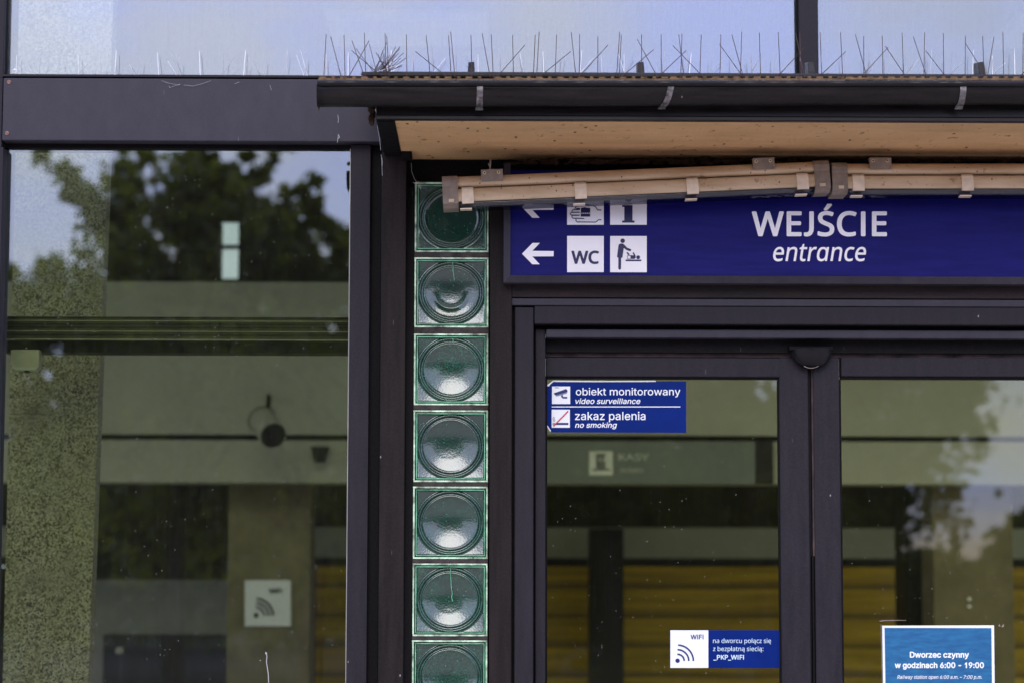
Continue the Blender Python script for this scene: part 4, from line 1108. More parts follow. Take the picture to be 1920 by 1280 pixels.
# ------------------------------------------------------------------ strip lights
def strip_light(label, px0, py0, px1, py1, Y, clips, brackets, caps, cord):
    """Weatherproof double-lobed batten; (px0, py0) and (px1, py1) are the ends of the seam between its two lobes."""
    A, B = P(px0, py0, Y), P(px1, py1, Y)
    L = (B.x - A.x)
    ang = math.atan2(B.z - A.z, L)
    t = thing("strip_light", label, "strip light", A, "weatherproof strip lights under the canopy")
    t.rotation_euler = (0, -ang, 0)
    s = 1.0 / (FPX / (Y - CAM.y))                # metres per pixel here
    def ext(name, prof, x0, x1, mat, smooth=True, parent=None, skew=0.0):
        bm = bmesh.new()
        n_ = max(2, int((x1 - x0) * s / 0.05))
        rings = []
        for i in range(n_ + 1):
            x = (x0 + (x1 - x0) * i / n_) * s
            rings.append([bm.verts.new((x + skew * z_, y_ * s, z_ * s)) for y_, z_ in prof])
        for a, b in zip(rings, rings[1:]):
            for i in range(len(a)):
                j = (i + 1) % len(a)
                bm.faces.new((a[i], a[j], b[j], b[i]))
        bm.faces.new(rings[0][::-1]); bm.faces.new(rings[-1])
        bmesh.ops.recalc_face_normals(bm, faces=bm.faces)
        me = bpy.data.meshes.new(name)
        bm.to_mesh(me); bm.free()
        if smooth:
            for p in me.polygons:
                p.use_smooth = len(p.vertices) == 4
        me.materials.append(mat)
        o = bpy.data.objects.new(name, me)
        COL.objects.link(o)
        o.parent = parent or t
        return o
    W = L / s
    upper = [(-2, 24), (-8, 23.4), (-15, 21), (-21.5, 17), (-26.5, 11.8), (-28.8, 7.5), (-28.0, 4.2), (-24, 1.6), (-15, 0.6), (-2, 0), (30, 0), (34, 10), (30, 24)]
    lower = [(-15, -0.4), (-25, -2.6), (-29.5, -7), (-31.5, -14), (-32.5, -21), (-33, -26.5), (-30, -28), (30, -28), (32, -10), (28, -0.4)]
    ext("housing", upper, 3, W - 3, M["lamp"])
    ext("cover_rim", lower, 3, W - 3, M["lamp"])
    ext("clear_cover", [(-31, -28.4), (-29.5, -33), (-25, -37.5), (-17, -40.5), (0, -41.5), (17, -40), (28, -34), (30, -28.4)], 30, W - 30, M["clear"])
    for side in (0, 1):
        if not caps[side]:
            continue
        a, b = (0, 29) if side == 0 else (W - 29, W)
        c = ext("end_cap", [(-2, 25), (-14, 24.5), (-24, 21), (-30.5, 14), (-31.5, 6), (-31.0, 0.5), (-31.5, 0), (-33, -8), (-34.5, -20), (-35, -31), (-20, -38), (30, -38), (34, 0), (30, 25)], a, b, M["bracket"], False)
        ext("latch", [(-37, -28), (-37, -46), (-20, -47), (-20, -39), (-36, -38)], (3 if side == 0 else W - 24), (24 if side == 0 else W - 3), M["bracket"], False, c, 0.25 if side else -0.1)
        ext("latch_tab", [(-37.5, -23), (-37.5, -28.5), (-34, -28.5), (-34, -23)], (11 if side == 0 else W - 21), (21 if side == 0 else W - 10), M["lamp"], False, c)
    for cx in clips:
        c0_ = cx - px0
        q = ext("cover_clip", [(-27, -0.5), (-33.5, -5), (-36, -14), (-37.0, -24), (-37.0, -32.5), (-31, -32.5), (-30, -10)], c0_, c0_ + 22, M["clip"], False)
        ext("clip_foot", [(-35, -41), (-35, -43), (-20, -44), (-20, -42)], c0_ - 4, c0_ + 18, M["clip"], False, q)
    for bx in brackets:
        b0 = bx - px0
        br = ext("bracket", [(-20, 31), (-31.5, 31), (-32, 21), (-32, 9.5), (-29, 9.5), (-29.5, 18), (-26, 24.5), (-20, 25)], b0, b0 + 41, M["bracket"], False)
        for d in (6.5, 33):
            bm = bmesh.new()
            tube(bm, ((b0 + d) * s, -31.4 * s, 25 * s), ((b0 + d) * s, -33.6 * s, 25 * s), 3.4 * s, 3.0 * s, 14)
            bmesh.ops.recalc_face_normals(bm, faces=bm.faces)
            me = bpy.data.meshes.new("screw"); bm.to_mesh(me); bm.free(); me.materials.append(M["lamp"])
            o = bpy.data.objects.new("screw", me); COL.objects.link(o); o.parent = br
            bm = bmesh.new()
            tube(bm, ((b0 + d) * s, -33.7 * s, 25 * s), ((b0 + d) * s, -33.9 * s, 25 * s), 1.5 * s, 1.5 * s, 10)
            bmesh.ops.recalc_face_normals(bm, faces=bm.faces)
            me = bpy.data.meshes.new("socket"); bm.to_mesh(me); bm.free(); me.materials.append(M["dark"])
            o = bpy.data.objects.new("screw_socket", me); COL.objects.link(o); o.parent = br
    if cord:
        b0 = brackets[0] - px0 + 17
        bm = bmesh.new()
        tube(bm, (b0 * s, -24 * s, 30 * s), ((b0 + 2) * s, -24 * s, 51 * s), 1.6 * s, 1.6 * s, 8)
        tube(bm, ((b0 + 2) * s, -24 * s, 31 * s), ((b0 - 2.5) * s, -23 * s, 44 * s), 1.0 * s, 1.0 * s, 8)
        tube(bm, ((b0 - 4) * s, -24 * s, 30.5 * s), ((b0 + 8) * s, -24 * s, 30.5 * s), 2.4 * s, 2.4 * s, 8)
        bmesh.ops.recalc_face_normals(bm, faces=bm.faces)
        me = bpy.data.meshes.new("hanger"); bm.to_mesh(me); bm.free(); me.materials.append(M["bracket"])
        o = bpy.data.objects.new("hanger", me); COL.objects.link(o); o.parent = t
    return t
YL = -0.145
strip_light("sagging strip light, its left end hanging down over the top glass block", 830, 357.5, 1552, 326.8, YL, (866, 1079, 1290, 1498), (904, 1417), (1, 1), True)
strip_light("level strip light to the right of the sagging one, running out of the picture", 1556, 331.8, 2280, 331.0, YL, (1594, 1800, 2010), (1627, 2200), (1, 1), False)

# ------------------------------------------------------------------ entrance sign
YSG = -0.060
t = thing("entrance_sign", "long blue sign with white lettering and pictograms above the doors", "sign", P(1430, 520, YSG))
boxes("panel", [(953, 322, 2160, 522, YSG, 0.05)], M["sign"], t, 0)
bm = bmesh.new()
X0, X1, Z0, Z1 = rect(944.5, 310, 2160, 532, YSG - 0.004)
xi, zi = P(957, 440, YSG - 0.010).x, P(1430, 518, YSG - 0.010).z
def bar(pts_front, back):
    f = [bm.verts.new(c) for c in pts_front]
    b = [bm.verts.new((c[0], back, c[2])) for c in pts_front]
    bm.faces.new(f); bm.faces.new(b[::-1])
    for i in range(4):
        bm.faces.new((f[i], f[(i + 1) % 4], b[(i + 1) % 4], b[i]))
bar(((X0, YSG - 0.002, Z0), (xi, YSG - 0.012, zi), (xi, YSG - 0.012, Z1), (X0, YSG - 0.002, Z1)), YSG + 0.048)
obj("side_frame", bm, M["header"], t)
bm = bmesh.new()
bar(((X0, YSG - 0.002, Z0), (X1, YSG - 0.002, Z0), (X1, YSG - 0.012, zi), (xi, YSG - 0.012, zi)), YSG + 0.048)
obj("bottom_frame", bm, M["header"], t)
y1, y2 = YSG - 0.0012, YSG - 0.0024
def z2(pts): return tr(pts, 6.4, 940, 370)
for dy in (-558, 0):
    shapes("arrow", [z2([(248, 680 + dy), (375, 550 + dy), (462, 550 + dy), (372, 645 + dy), (627, 648 + dy), (627, 710 + dy), (372, 712 + dy), (460, 806 + dy), (372, 806 + dy)])], y1, 0.0011, M["white"], t)
wc = shapes("pictogram", [z2(rc(790, 466, 1229, 900))], y1, 0.0011, M["white"], t)
text("lettering", "WC", "humanist", (1071.2, 470.3, 1123.2, 495.6), y2, M["navy"], wc, bold=14)
bb = shapes("pictogram", [z2(rc(1306, 467, 1745, 901))], y1, 0.0011, M["white"], t)
shapes("figures", [z2(p) for p in (
    circ(1456, 524, 27),
    [(1436, 556), (1412, 566), (1404, 590), (1388, 720), (1404, 726), (1404, 856), (1412, 870), (1428, 870), (1436, 856), (1438, 728), (1452, 728), (1470, 610), (1500, 634), (1545, 650), (1558, 642), (1556, 626), (1510, 608), (1474, 570), (1456, 558)],
    circ(1642, 722, 23), rc(1492, 750, 1679, 769),
    [(1550, 696), (1590, 700), (1576, 672), (1582, 662), (1592, 666), (1612, 706), (1612, 728), (1598, 742), (1550, 742)],
    [(1502, 664), (1510, 658), (1526, 670), (1540, 690), (1526, 696), (1516, 690)],
    stroke([(1550, 700), (1514, 702), (1512, 740), (1550, 744)], 6))], y2, 0.0011, M["navy"], bb)
hp = shapes("pictogram", [z2(rc(790, -110, 1229, 332))], y1, 0.0011, M["white"], t)
shapes("hand_outline", [z2(p) for p in (
    stroke([(940, 150), (860, 152), (848, 165), (852, 182), (940, 183)], 11), stroke([(940, 183), (838, 184), (826, 200), (836, 216), (940, 218)], 11),
    stroke([(940, 218), (852, 220), (846, 236), (856, 254), (994, 258)], 11), stroke([(896, 262), (896, 284), (908, 298), (1130, 300), (1150, 288), (1166, 272), (1200, 272)], 11),
    stroke([(880, 140), (902, 112), (950, 84), (1100, 104), (1130, 116), (1156, 154), (1200, 157)], 11),
    rc(954, 130, 1066, 234), rc(898, 130, 944, 154), [(954, 130), (1000, 122), (1050, 134), (1060, 146), (954, 146)])], y2, 0.0011, M["navy"], hp)
shapes("stitches", [z2(rc(962 + 22 * i, 188, 974 + 22 * i, 200)) for i in range(5)], y2 - 0.0011, 0.001, M["white"], hp)
ip = shapes("pictogram", [z2(rc(1306, -110, 1745, 332))], y1, 0.0011, M["white"], t)
shapes("letter", [z2([(1450, 98), (1574, 98), (1574, 282), (1598, 282), (1598, 306), (1450, 306), (1450, 282), (1476, 282), (1476, 118), (1450, 118)]), z2(circ(1524, 10, 48))], y2, 0.0011, M["navy"], ip)
text("lettering", "WEJŚCIE", "humanist", (1409.5, 382.5, 1663, 444.0), y1, M["white"], t, bold=9, spread=6)
text("lettering", "entrɑnce", "humanist", (1449.5, 458.0, 1624, 490.5), y1, M["white"], t, shear=0.18, bold=4, spread=2)

# ------------------------------------------------------------------ notices on the doors
YD = 0.1105
def z7(pts): return tr(pts, 3.2, 960, 640)
def b7(x0, y0_, x1, y1_): return (960 + x0 / 3.2, 640 + y0_ / 3.2, 960 + x1 / 3.2, 640 + y1_ / 3.2)
t = thing("warning_sticker", "scuffed blue sticker about surveillance and smoking on left door", "sticker", P(1155, 810, YD))
shapes("film", [z7([(240, 238), (1045, 238), (1045, 546), (232, 543), (207, 500), (207, 268), (226, 262)])], YD, 0.001, M["stickerblue"], t)
shapes("torn_edge", [z7([(236, 240), (246, 232), (560, 235), (862, 233), (862, 240), (500, 241)]), z7([(207, 502), (212, 500), (234, 534), (230, 541)]), z7([(208, 262), (238, 240), (258, 236), (240, 246), (220, 268)])], YD - 0.001, 0.001, M["white"], t)
ya, yb_ = YD - 0.0011, YD - 0.0022
ic = shapes("camera_pictogram", [z7(rc(240, 268, 349, 373))], ya, 0.001, M["paper"], t)
shapes("camera_drawing", [z7(p) for p in ([(250, 309), (324, 283), (332, 290), (333, 302), (266, 322), (258, 320)], stroke([(265, 326), (330, 307)], 3), [(294, 322), (304, 318), (306, 330), (331, 330), (331, 340), (305, 340), (296, 332)], rc(257, 274, 282, 277))], yb_, 0.001, M["navy2"], ic)
ic = shapes("smoking_pictogram", [z7(rc(238, 407, 347, 515))], ya, 0.001, M["paper"], t)
shapes("cigarette_drawing", [z7(p) for p in (rc(262, 486, 338, 498), rc(244, 486, 250, 498), rc(253, 486, 258, 498), stroke([(246, 478), (250, 470), (245, 462), (249, 450)], 3), stroke([(254, 480), (258, 470), (253, 460), (256, 452)], 2.5))], yb_, 0.001, M["navy2"], ic)
shapes("red_bar", [z7(stroke([(249, 506), (337, 416)], 7))], yb_ - 0.0012, 0.001, M["red"], ic)
text("lettering", "obiekt monitorowany", "grotesk", b7(383, 276, 1010, 333), ya, M["paper"], t, bold=3)
text("lettering", "video surveillance", "grotesk", b7(380, 339, 770, 373), ya, M["paper"], t, shear=0.21, bold=6)
text("lettering", "zakaz palenia", "grotesk", b7(378, 419, 801, 482), ya, M["paper"], t, bold=3)
text("lettering", "no smoking", "grotesk", b7(378, 483, 630, 524), ya, M["paper"], t, shear=0.21, bold=6)
shapes("divider_line", [z7(rc(238, 388, 1010, 393))], ya, 0.001, M["paper"], t)

def z8(pts): return tr(pts, 2.6667, 1200, 800)
def b8(x0, y0_, x1, y1_): return (1200 + x0 / 2.6667, 800 + y0_ / 2.6667, 1200 + x1 / 2.6667, 800 + y1_ / 2.6667)
t = thing("wireless_sticker", "blue and white wireless network sticker low on left door", "sticker", P(1360, 1252, YD))
shapes("film", [z8([(342, 1015), (688, 1015), (698, 1018), (704, 1026), (705, 1204), (342, 1204)])], YD, 0.001, M["stickerblue"], t)
wp = shapes("white_field", [z8(rc(152, 1015, 341.6, 1203))], YD, 0.001, M["paper"], t)
shapes("wave_symbol", [z8(p) for p in (circ(188, 1167, 11), arc(188, 1168, 33, 8, 0, 92), arc(188, 1168, 56, 8, 0, 90), arc(188, 1168, 79, 8, 0, 88))], ya, 0.001, M["navy2"], wp)
text("lettering", "WiFi", "grotesk", b8(253, 1036, 318, 1060), ya, M["navy2"], wp, bold=9, spread=8)
text("lettering", "na dworcu połącz się", "humanist", b8(365, 1055, 655, 1086), ya, M["skyblue"], t, bold=2)
text("lettering", "z bezpłatną siecią:", "humanist", b8(365, 1095, 617, 1126), ya, M["skyblue"], t, bold=2)
text("lettering", "_PKP_WIFI", "humanist", b8(367, 1138, 520, 1166), ya, M["skyblue"], t, bold=12)

t = thing("opening_hours_notice", "blue opening hours notice with white edge taped on right door", "notice", P(1759, 1280, YD))
shapes("sheet", [z8([(1211, 992), (1770, 990), (1778, 1700), (1222, 1700)])], YD, 0.001, M["paper"], t)
shapes("printed_field", [z8([(1223, 1003), (1757, 1004), (1764, 1690), (1234, 1690)])], ya, 0.001, M["poster"], t)
text("lettering", "Dworzec czynny", "grotesk", b8(1349, 1122, 1645, 1160), yb_, M["paper"], t, bold=15)
text("lettering", "w godzinach 6:00 - 19:00", "grotesk", b8(1274, 1174, 1720, 1212), yb_, M["paper"], t, bold=15)
text("lettering", "Railway station open 6:00 a.m. – 7:00 p.m.", "grotesk", b8(1286, 1239, 1710, 1263), yb_, M["paper"], t, shear=0.21, bold=4)
shapes("tape", [z8([(1196, 968), (1226, 964), (1330, 964), (1330, 966), (1228, 968), (1200, 971)]), z8([(1790, 994), (1798, 984), (1802, 996)]), z8([(1806, 1000), (1818, 982), (1820, 998)]), z8(stroke([(1205, 985), (1212, 1300)], 2.5))], YD, 0.0006, M["bracket"], t)

# ------------------------------------------------------------------ cobwebs and debris
def web(name, label, cat, strands, r=0.0005):
    bm = bmesh.new()
    for Y, pts in strands:
        polytube(bm, [P(x_, y_, Y) for x_, y_ in pts], r, 5)
    return tag(obj(name, bm, M["web"]), label, cat)
web("cobweb", "pale cobweb threads drooping along the top of the header panel", "cobweb",
    [(-0.016, [(303, 152), (318, 157), (336, 160), (338, 158), (318, 165), (317, 161)]), (-0.016, [(345, 160), (362, 162), (378, 158), (395, 152)]), (-0.016, [(440, 158), (449, 154)]), (-0.016, [(506, 160), (509, 170)])], 0.0004)
web("cobweb", "white thread hanging down the panel under the gutter end", "cobweb",
    [(-0.016, [(633.5, 216), (634.5, 224), (634, 231)]), (-0.016, [(634.5, 252), (634, 259), (632.5, 268)]), (-0.02, [(635, 254), (637, 258), (633, 261)])], 0.0008)
web("cobweb", "long pale web strand along the corner of the post under the canopy", "cobweb",
    [(-0.036, [(714.5, 290), (715.5, 298), (716.2, 312), (716.8, 330)]), (-0.40, [(703, 200), (706, 214), (707.5, 236), (709, 246), (712, 262), (714, 282)]), (-0.036, [(716, 296), (717.2, 304), (716.4, 312)])], 0.0007)
web("cobweb", "dusty web tuft in the corner above the top glass block", "cobweb",
    [(-0.01, [(774, 342), (783, 349), (788, 354), (786, 343), (790, 352), (778, 346)]), (-0.01, [(784, 340), (787, 350), (789, 355)]), (-0.01, [(771, 306), (772, 322), (777, 336), (785, 345)])], 0.0006)
rs = random.Random(3)
bm = bmesh.new()
for i in range(26):
    c = P(697 + rs.uniform(-6, 5) * (1 - i / 40), 199 + i * 1.35, YF + 0.05 + rs.uniform(-0.01, 0.01))
    bmesh.ops.create_icosphere(bm, subdivisions=1, radius=rs.uniform(0.004, 0.010), matrix=Matrix.Translation(c) @ Matrix.Rotation(rs.uniform(0, 3), 4, "X"))
tag(obj("mud_nest", bm, M["nest"]), "brown crumbling mud clump under the left end of the gutter", "nest")
bm = bmesh.new()
for i in range(240):
    x_ = rs.uniform(955, 1420) if i % 3 else rs.uniform(1420, 2100)
    c = P(x_, rs.uniform(300, 308), -0.035)
    bmesh.ops.create_icosphere(bm, subdivisions=1, radius=rs.uniform(0.003, 0.009), matrix=Matrix.Translation(c) @ Matrix.Diagonal((rs.uniform(1, 3.5), 0.8, rs.uniform(0.5, 1.0), 1)))
o = tag(obj("wall_debris", bm, M["nest"]), "brown crumbling dirt in the corner between soffit and wall", "debris", kind="stuff")

# ------------------------------------------------------------------ inside the hall
YC = 0.62
t = thing("stone_column", "speckled granite column just behind the left windows", "column", P(90, 1280, YC))
for part, (ya_, yb2, dx) in (("shaft", (-80, 775, 0.0)), ("lower_shaft", (775.6, 1500, 0.0))):
    bm = bmesh.new()
    xl = lambda y: 29 - (y - 290) * 0.0245
    xr = lambda y: 202 - (y - 290) * 0.037
    xr0 = lambda y: 202 - (y - 290) * 0.037
    f = [P(xl(ya_), ya_, YC), P(xr(ya_), ya_, YC), P(xr(yb2), yb2, YC), P(xl(yb2), yb2, YC)]
    f = [bm.verts.new(c) for c in f]
    b = [bm.verts.new(v_.co + Vector((0, 0.09, 0))) for v_ in f]
    bm.faces.new(f); bm.faces.new(b[::-1])
    for i in range(4):
        bm.faces.new((f[i], f[(i + 1) % 4], b[(i + 1) % 4], b[i]))
    obj(part, bm, M["granite"], t)

YR = 0.20
t = thing("transom_rail", "ribbed dark metal rail crossing behind the tall left window", "rail", P(330, 640, YR))
boxes("body", [(6, 594, 668, 637, YR, 0.10)], M["rail_in"], t, 0.002)
boxes("underside_strip", [(6, 637, 668, 661, YR + 0.05, 0.10)], M["black_in"], t, 0.002)
for k, py in enumerate((595, 601, 606.5, 613, 620.5, 627, 635.5)):
    boxes("rib", [(6, py, 668, py + (1.5 if k not in (2, 6) else 2.2), YR - 0.004, 0.0045)], M["rail_lip"] if k in (1, 4, 6) else M["black_in"], t, 0)
t = thing("motion_detector", "small off-white box under the rail in front of the column", "detector", P(50, 690, YR))
bm = bmesh.new()
prism(bm, [(20, 655), (73, 655), (73, 686), (67, 694), (30, 694), (20, 684)], YR + 0.01, 0.05)
obj("housing", bm, M["plastic_in"], t, 0.003)
shapes("lens", [[(22, 688), (70, 688), (66, 693), (31, 693)]], YR + 0.007, 0.003, M["diffuser"], t)
shapes("stem", [rc(46, 693, 54, 697)], YR + 0.012, 0.02, M["black_in"], t)

YW = 5.0                                           # bulkhead with the ticket sign
t = thing("bulkhead_wall", "pale plaster bulkhead across the hall, split by a dark joint", "wall", P(900, 905, YW))
boxes("upper_panel", [(-300, 531, 2300, 815, YW, 0.30)], M["wall_in"], t, 0)
boxes("joint", [(-300, 815, 2300, 826, YW + 0.06, 0.2)], M["black_in"], t, 0)
boxes("lower_panel", [(-300, 826, 2300, 905, YW, 0.30)], M["wall_in"], t, 0)
YB = 8.0
t = thing("hall_back_wall", "far wall of the hall, dark above, plaster stripe and warm boards below", "wall", P(900, 1400, YB))
bm = bmesh.new()
pb(bm, -400, 100, 2400, 412, YB, 0.2)
pb(bm, -400, 525, 2400, 988, YB, 0.2)
pb(bm, -400, 412, 411, 525, YB, 0.2)
pb(bm, 447, 412, 2400, 525, YB, 0.2)
obj("upper_wall", bm, M["wall_dark"], t)
boxes("plaster_stripe", [(-400, 988, 2400, 1045, YB, 0.2)], M["wall_in"], t, 0)
boxes("shadow_gap", [(-400, 1045, 2400, 1062, YB + 0.02, 0.2)], M["black_in"], t, 0)
boxes("board_cladding", [(590, 1062, 2400, 1560, YB, 0.2)], M["wood"], t, 0)
boxes("dark_corner", [(-400, 1062, 590, 1560, YB, 0.2)], M["wall_dark"], t, 0)
boxes("window_bar", [(411, 459.5, 447, 466, YB + 0.02, 0.05)], M["black_in"], t, 0)
t = thing("dark_beam", "dark horizontal beam across the hall behind the small white window", "beam", P(900, 470, YB))
boxes("beam", [(200, 455, 409, 470, YB - 0.10, 0.09), (449, 455, 2400, 470, YB - 0.10, 0.09)], M["black_in"], t, 0)

t = thing("hall_partition", "partition deep in the hall, dark above and grey below, left of the tan pillar", "partition", P(300, 1280, 6.5))
boxes("upper_panel", [(140, 850, 426, 1086, 6.5, 0.3)], M["wall_dark"], t, 0)
boxes("lower_panel", [(140, 1086, 426, 1560, 6.497, 0.3)], M["grey_in"], t, 0)

t = thing("wall_screen", "black panel with a small pale mark at the bottom of the left window", "screen", P(306, 1280, 6.4))
boxes("panel", [(191, 1189, 424, 1480, 6.4, 0.08)], M["black_in"], t, 0.004)
shapes("mark", [rc(218, 1213, 222, 1224), rc(225, 1213, 229, 1224), rc(218, 1213, 231, 1216)], 6.397, 0.003, M["kasy_print"], t)

def pillar(label, rects, mat, y, Y):
    t = thing("hall_pillar", label, "pillar", P((rects[0] + rects[2]) / 2, 1400, Y), "pillars inside the station hall")
    boxes("shaft", [(rects[0], y, rects[2], 1560, Y, 0.35)], mat, t, 0.004)
    return t
pillar("tan pillar with the wireless notice on it, seen through the left window", (425, 0, 580), M["pillar_in"], 840, 5.32)
pillar("black pillar behind the left door, right of the ticket sign's icon", (1107, 0, 1170), M["black_in"], 990, 7.5)
pillar("black pillar behind the right door, beside the tan pillar", (1700, 0, 1752), M["black_in"], 880, 5.9)
pt = pillar("tan pillar behind the right door, above the blue notice", (1752, 0, 1902), M["pillar_in"], 840, 5.32)
shapes("stud", [circ(1818, 1122, 3.4), circ(1818, 1136, 3.2)], 5.31, 0.01, M["paper"], pt)

def z5(pts): return tr(pts, 2.6667, 0, 800)
t = thing("wireless_notice", "square white wireless notice on the tan pillar behind left window", "notice", P(500, 1173, 5.3))
shapes("sheet", [z5(rc(1224, 765, 1454, 994))], 5.30, 0.008, M["paper"], t)
shapes("wave_symbol", [z5(p) for p in (circ(1280, 940, 13), arc(1280, 942, 40, 10, 0, 92), arc(1280, 942, 62, 11, 0, 90), arc(1280, 942, 84, 12, 0, 88))], 5.297, 0.003, M["black_in"], t)
text("lettering", "WiFi", "grotesk", (504, 1102, 529, 1112), 5.297, M["black_in"], t, bold=16)

t = thing("ticket_sign", "blurred grey ticket office sign hanging behind the left door", "sign", P(1236, 905, 4.9))
boxes("board", [(990, 827, 1416, 906, 4.90, 0.06)], M["kasy"], t, 0.002)
boxes("end_cap", [(1416, 827, 1450, 906, 4.93, 0.06)], M["black_in"], t, 0.002)
tp = shapes("pictogram", [z7(rc(464, 657, 604, 800))], 4.895, 0.005, M["kasy_print"], t)
shapes("clerk_figure", [z7(p) for p in (rc(505, 670, 560, 690), rc(505, 680, 522, 760), circ(540, 700, 12), [(520, 715), (560, 715), (562, 760), (518, 760)], rc(480, 762, 590, 772))], 4.891, 0.004, M["kasy"], tp)
text("lettering", "KASY", "humanist", b7(640, 671, 822, 712), 4.895, M["kasy_word"], t, bold=8)
text("lettering", "tickets", "humanist", b7(648, 752, 790, 786), 4.895, M["kasy_word"], t, shear=0.2, bold=4)

t = thing("spotlight", "pale cylindrical spotlight with a dark mouth, seen through the left window", "spotlight", P(500, 780, 4.6))
a, b = P(492, 787, 4.62), P(512, 815, 4.46)
bm = bmesh.new(); tube(bm, a, b, 0.071, 0.071, 32); obj("barrel", bm, M["wall_in"], t, smooth=False)
d = (b - a).normalized()
bm = bmesh.new(); tube(bm, b + d * 0.0005, b + d * 0.006, 0.065, 0.065, 32); obj("mouth", bm, M["black_in"], t)
bm = bmesh.new(); tube(bm, a - d * 0.006, a - d * 0.0005, 0.075, 0.075, 32); obj("back_rim", bm, M["wall_dark"], t)
bm = bmesh.new(); tube(bm, P(502, 778, 4.62), P(504, 745, 4.70), 0.012, 0.012, 10); tube(bm, P(504, 745, 4.70), P(504, 742, YW + 0.002), 0.012, 0.012, 10); obj("bracket_arm", bm, M["wall_dark"], t)
t = thing("spotlight", "small black spotlight to the right of the pale cylinder lamp", "spotlight", P(598, 850, YW - 0.07))
a, b = P(600, 840, YW - 0.07), P(599, 866, YW - 0.07)
bm = bmesh.new(); tube(bm, a, b, 0.046, 0.030, 24); obj("head", bm, M["black_in"], t)
bm = bmesh.new(); tube(bm, a + Vector((0, 0, 0.0005)), a + Vector((0, 0, 0.008)), 0.053, 0.050, 24); obj("collar", bm, M["black_in"], t)
bm = bmesh.new(); tube(bm, a, Vector((a.x, YW + 0.002, a.z)), 0.012, 0.012, 8); obj("arm", bm, M["black_in"], t)

for lab, x0, x1 in (("pale ceiling lamp panel behind the middle of the upper window", 618, 912), ("pale ceiling lamp panel behind the right upper window", 1885, 2150)):
    t = thing("ceiling_lamp", lab, "ceiling lamp", P((x0 + x1) / 2, 40, 5.0), "square ceiling lamp panels in the hall")
    ya_, yb2 = 4.70, 5.30
    X0, X1 = P(x0, 40, 5.0).x, P(x1, 40, 5.0).x
    zc = 4.49
    bm = bmesh.new(); ab(bm, X0, X1, ya_, yb2, zc, zc + 0.05); obj("diffuser", bm, M["diffuser"], t, 0.004)
    bm = bmesh.new(); ab(bm, X0 - 0.01, X1 + 0.01, ya_ - 0.01, yb2 + 0.01, zc + 0.0515, zc + 0.0595); obj("frame", bm, M["plastic_in"], t)

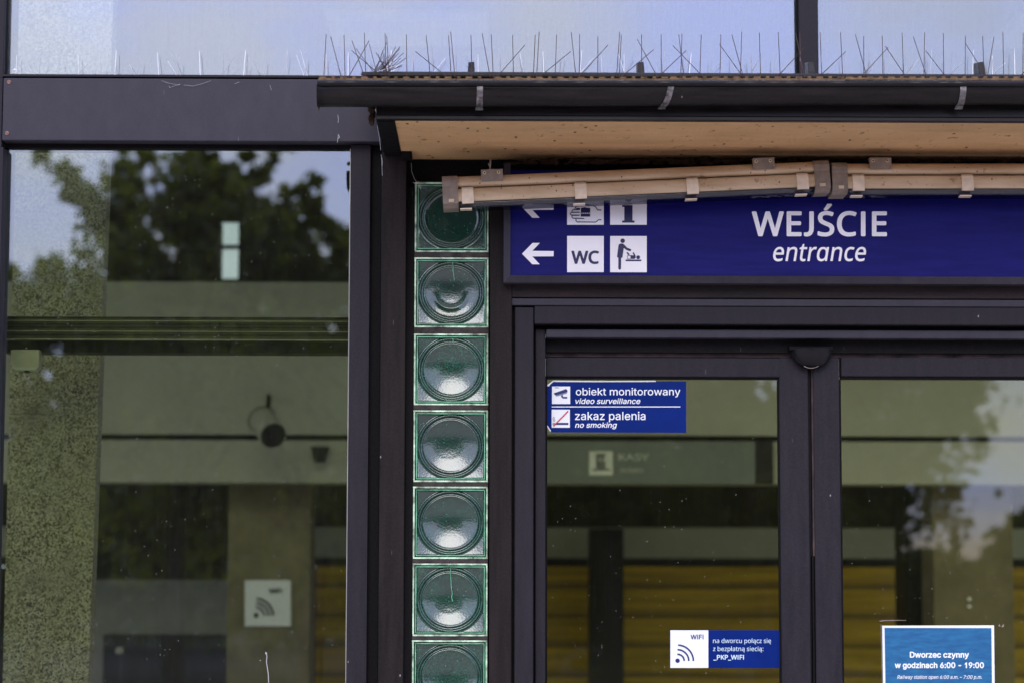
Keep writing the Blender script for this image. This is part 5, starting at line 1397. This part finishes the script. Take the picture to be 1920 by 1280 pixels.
# ------------------------------------------------------------------ trees and hedge opposite the entrance (seen mirrored in the glass)
def tree(label, x, y, h, cr, z0, n, seed, kind="leaf"):
    r = random.Random(seed)
    t = thing("tree", label, "tree", (x, y, 0), "trees opposite the entrance")
    bm = bmesh.new()
    tips = []
    def limb(p, d, ln, rad_, lev):
        q = p + d * ln
        tube(bm, p - Vector((x, y, 0)), q - Vector((x, y, 0)), rad_, rad_ * 0.68, 7)
        if lev == 0 or rad_ < 0.012:
            tips.append(q)
            return
        for _ in range(3 if lev > 1 else 4):
            nd = (d + Vector((r.uniform(-0.9, 0.9), r.uniform(-0.9, 0.9), r.uniform(-0.25, 0.65)))).normalized()
            limb(p + d * ln * r.uniform(0.65, 1.0), nd, ln * r.uniform(0.55, 0.85), rad_ * 0.6, lev - 1)
        tips.append(q)
    limb(Vector((x, y, 0)), Vector((r.uniform(-0.06, 0.06), 0, 1)).normalized(), h * 0.36, 0.15, 4)
    me = bpy.data.meshes.new("trunk"); bm.to_mesh(me); bm.free(); me.materials.append(M["bark"])
    o = bpy.data.objects.new("trunk", me); COL.objects.link(o); o.parent = t
    zc = (z0 + h) / 2
    h -= 0.55
    clumps = [(q, r.uniform(0.20, 0.48)) for q in tips if q.z > z0 * 0.8]
    while len(clumps) < 190:
        a_, zz = r.uniform(0, 6.283), r.uniform(-1, 1)
        rr = math.sqrt(1 - zz * zz) * r.uniform(0.35, 1.0) ** 0.6
        top = 1.0 - 0.25 * max(0, zz) * r.random()
        if zz > 0.15 and r.random() < 0.45:
            continue
        out_ = r.uniform(1.0, 1.22) if zz > 0.2 and r.random() < 0.25 else 1.0
        clumps.append((Vector((x + cr * rr * out_ * math.cos(a_), y + cr * rr * math.sin(a_), zc + (h - zc) * zz * top * out_)), r.uniform(0.10, 0.26) if zz > 0 else r.uniform(0.30, 0.60)))
    # leafy sprays that stick out of the top of the crown, with sky between them
    for i in range(26):
        a_ = r.uniform(-1.0, 1.0)
        p0 = Vector((x + cr * a_ * 0.75, y + r.uniform(-0.5, 0.5) * cr, zc + (h - zc) * r.uniform(0.45, 0.75)))
        d_ = Vector((a_ * 0.7 + r.uniform(-0.5, 0.5), r.uniform(-0.3, 0.3), 1.0)).normalized()
        L_ = r.uniform(0.5, 1.25)
        for k_ in range(7):
            clumps.append((p0 + d_ * L_ * k_ / 6 + Vector((r.gauss(0, 0.07), r.gauss(0, 0.1), r.gauss(0, 0.05))), r.uniform(0.08, 0.17)))
    vs, fs = [], []
    for i in range(n):
        c, s_ = r.choice(clumps)
        p = c + Vector((r.gauss(0, 0.5), r.gauss(0, 0.5), r.gauss(0, 0.42))) * s_
        if p.z > h + 1.2:
            continue
        nrm = Vector((r.gauss(0, 1), r.gauss(0, 1), r.gauss(0.4, 1))).normalized()
        u_ = nrm.orthogonal().normalized()
        u_.rotate(Matrix.Rotation(r.uniform(0, 6.28), 3, nrm))
        v_ = nrm.cross(u_)
        L_, W_ = r.uniform(0.07, 0.14), r.uniform(0.04, 0.075)
        k_ = len(vs)
        p = p - Vector((x, y, 0))
        vs += [p - u_ * L_, p + v_ * W_ + nrm * 0.01, p + u_ * L_, p - v_ * W_ + nrm * 0.01]
        fs.append((k_, k_ + 1, k_ + 2, k_ + 3))
    me = bpy.data.meshes.new("crown"); me.from_pydata(vs, [], fs); me.materials.append(M[kind])
    o = bpy.data.objects.new("crown", me); COL.objects.link(o); o.parent = t

YT = -25.0
def mirx(px):                                      # lateral position of something mirrored at that pixel column
    return (px - 913) / FPX * (7.5 - YT)
for i, (px, h, cr_, z0, dy, lab) in enumerate((
        (85, 5.9, 1.0, 1.4, 0.5, "leafy tree mirrored over the granite column"),
        (330, 7.9, 1.6, 1.5, 0.0, "tallest leafy tree, mirrored in the middle of the left window"),
        (585, 7.0, 1.3, 1.3, -0.6, "bushy tree mirrored at the right edge of the left window"),
        (850, 6.6, 1.8, 1.2, 0.3, "broad tree mirrored behind the glass blocks"),
        (1150, 6.9, 1.9, 1.1, -0.3, "broad tree mirrored in the left door"),
        (1430, 6.4, 1.75, 1.1, 0.4, "dense tree mirrored between the two doors"),
        (1672, 5.6, 1.35, 1.3, 0.0, "lower tree mirrored in the right door, sky beside it"),
        (230, 5.3, 1.6, 0.9, -5.0, "round tree in the back row, mirrored low in the left window"),
        (520, 5.0, 1.7, 0.9, -6.0, "second round tree in the back row, mirrored beside the tall window's right frame"),
        (1180, 5.4, 2.2, 0.8, -5.5, "wide tree in the back row, mirrored low in the left door"))):
    tree(lab, mirx(px), YT + dy, h, cr_, z0, 9500, 60 + i)
bm = bmesh.new(); ab(bm, -60, -0.9, -43, -24, -0.2, -0.006); struct("gravel_forecourt", bm, M["forecourt"])
r = random.Random(9)
vs, fs = [], []
for i in range(95000):
    xx = r.uniform(-16, 16)
    hh = (4.1 if xx < 6.1 else 2.1) + 0.35 * math.sin(xx * 1.7) + 0.25 * math.sin(xx * 4.1)
    yy = -27.5 if xx > -0.9 else -45.0
    p = Vector((xx if xx > -0.9 else -1.0 + (xx + 0.9) * 0.82, yy + r.gauss(0, 0.5), abs(r.betavariate(2, 1.4)) * (hh if xx > -0.9 else hh * 1.25)))
    nrm = Vector((r.gauss(0, 1), r.gauss(0, 1), r.gauss(0.3, 1))).normalized()
    u_ = nrm.orthogonal().normalized()
    v_ = nrm.cross(u_)
    L_ = r.uniform(0.05, 0.11) * (1.5 if xx > -0.9 else 1.8)
    k_ = len(vs)
    vs += [p - u_ * L_, p + v_ * L_ * 0.6, p + u_ * L_, p - v_ * L_ * 0.6]
    fs.append((k_, k_ + 1, k_ + 2, k_ + 3))
me = bpy.data.meshes.new("hedge"); me.from_pydata(vs, [], fs); me.materials.append(M["hedge"])
o = bpy.data.objects.new("hedge", me); COL.objects.link(o)
tag(o, "long dark hedge under the trees, mirrored low in the doors", "hedge")
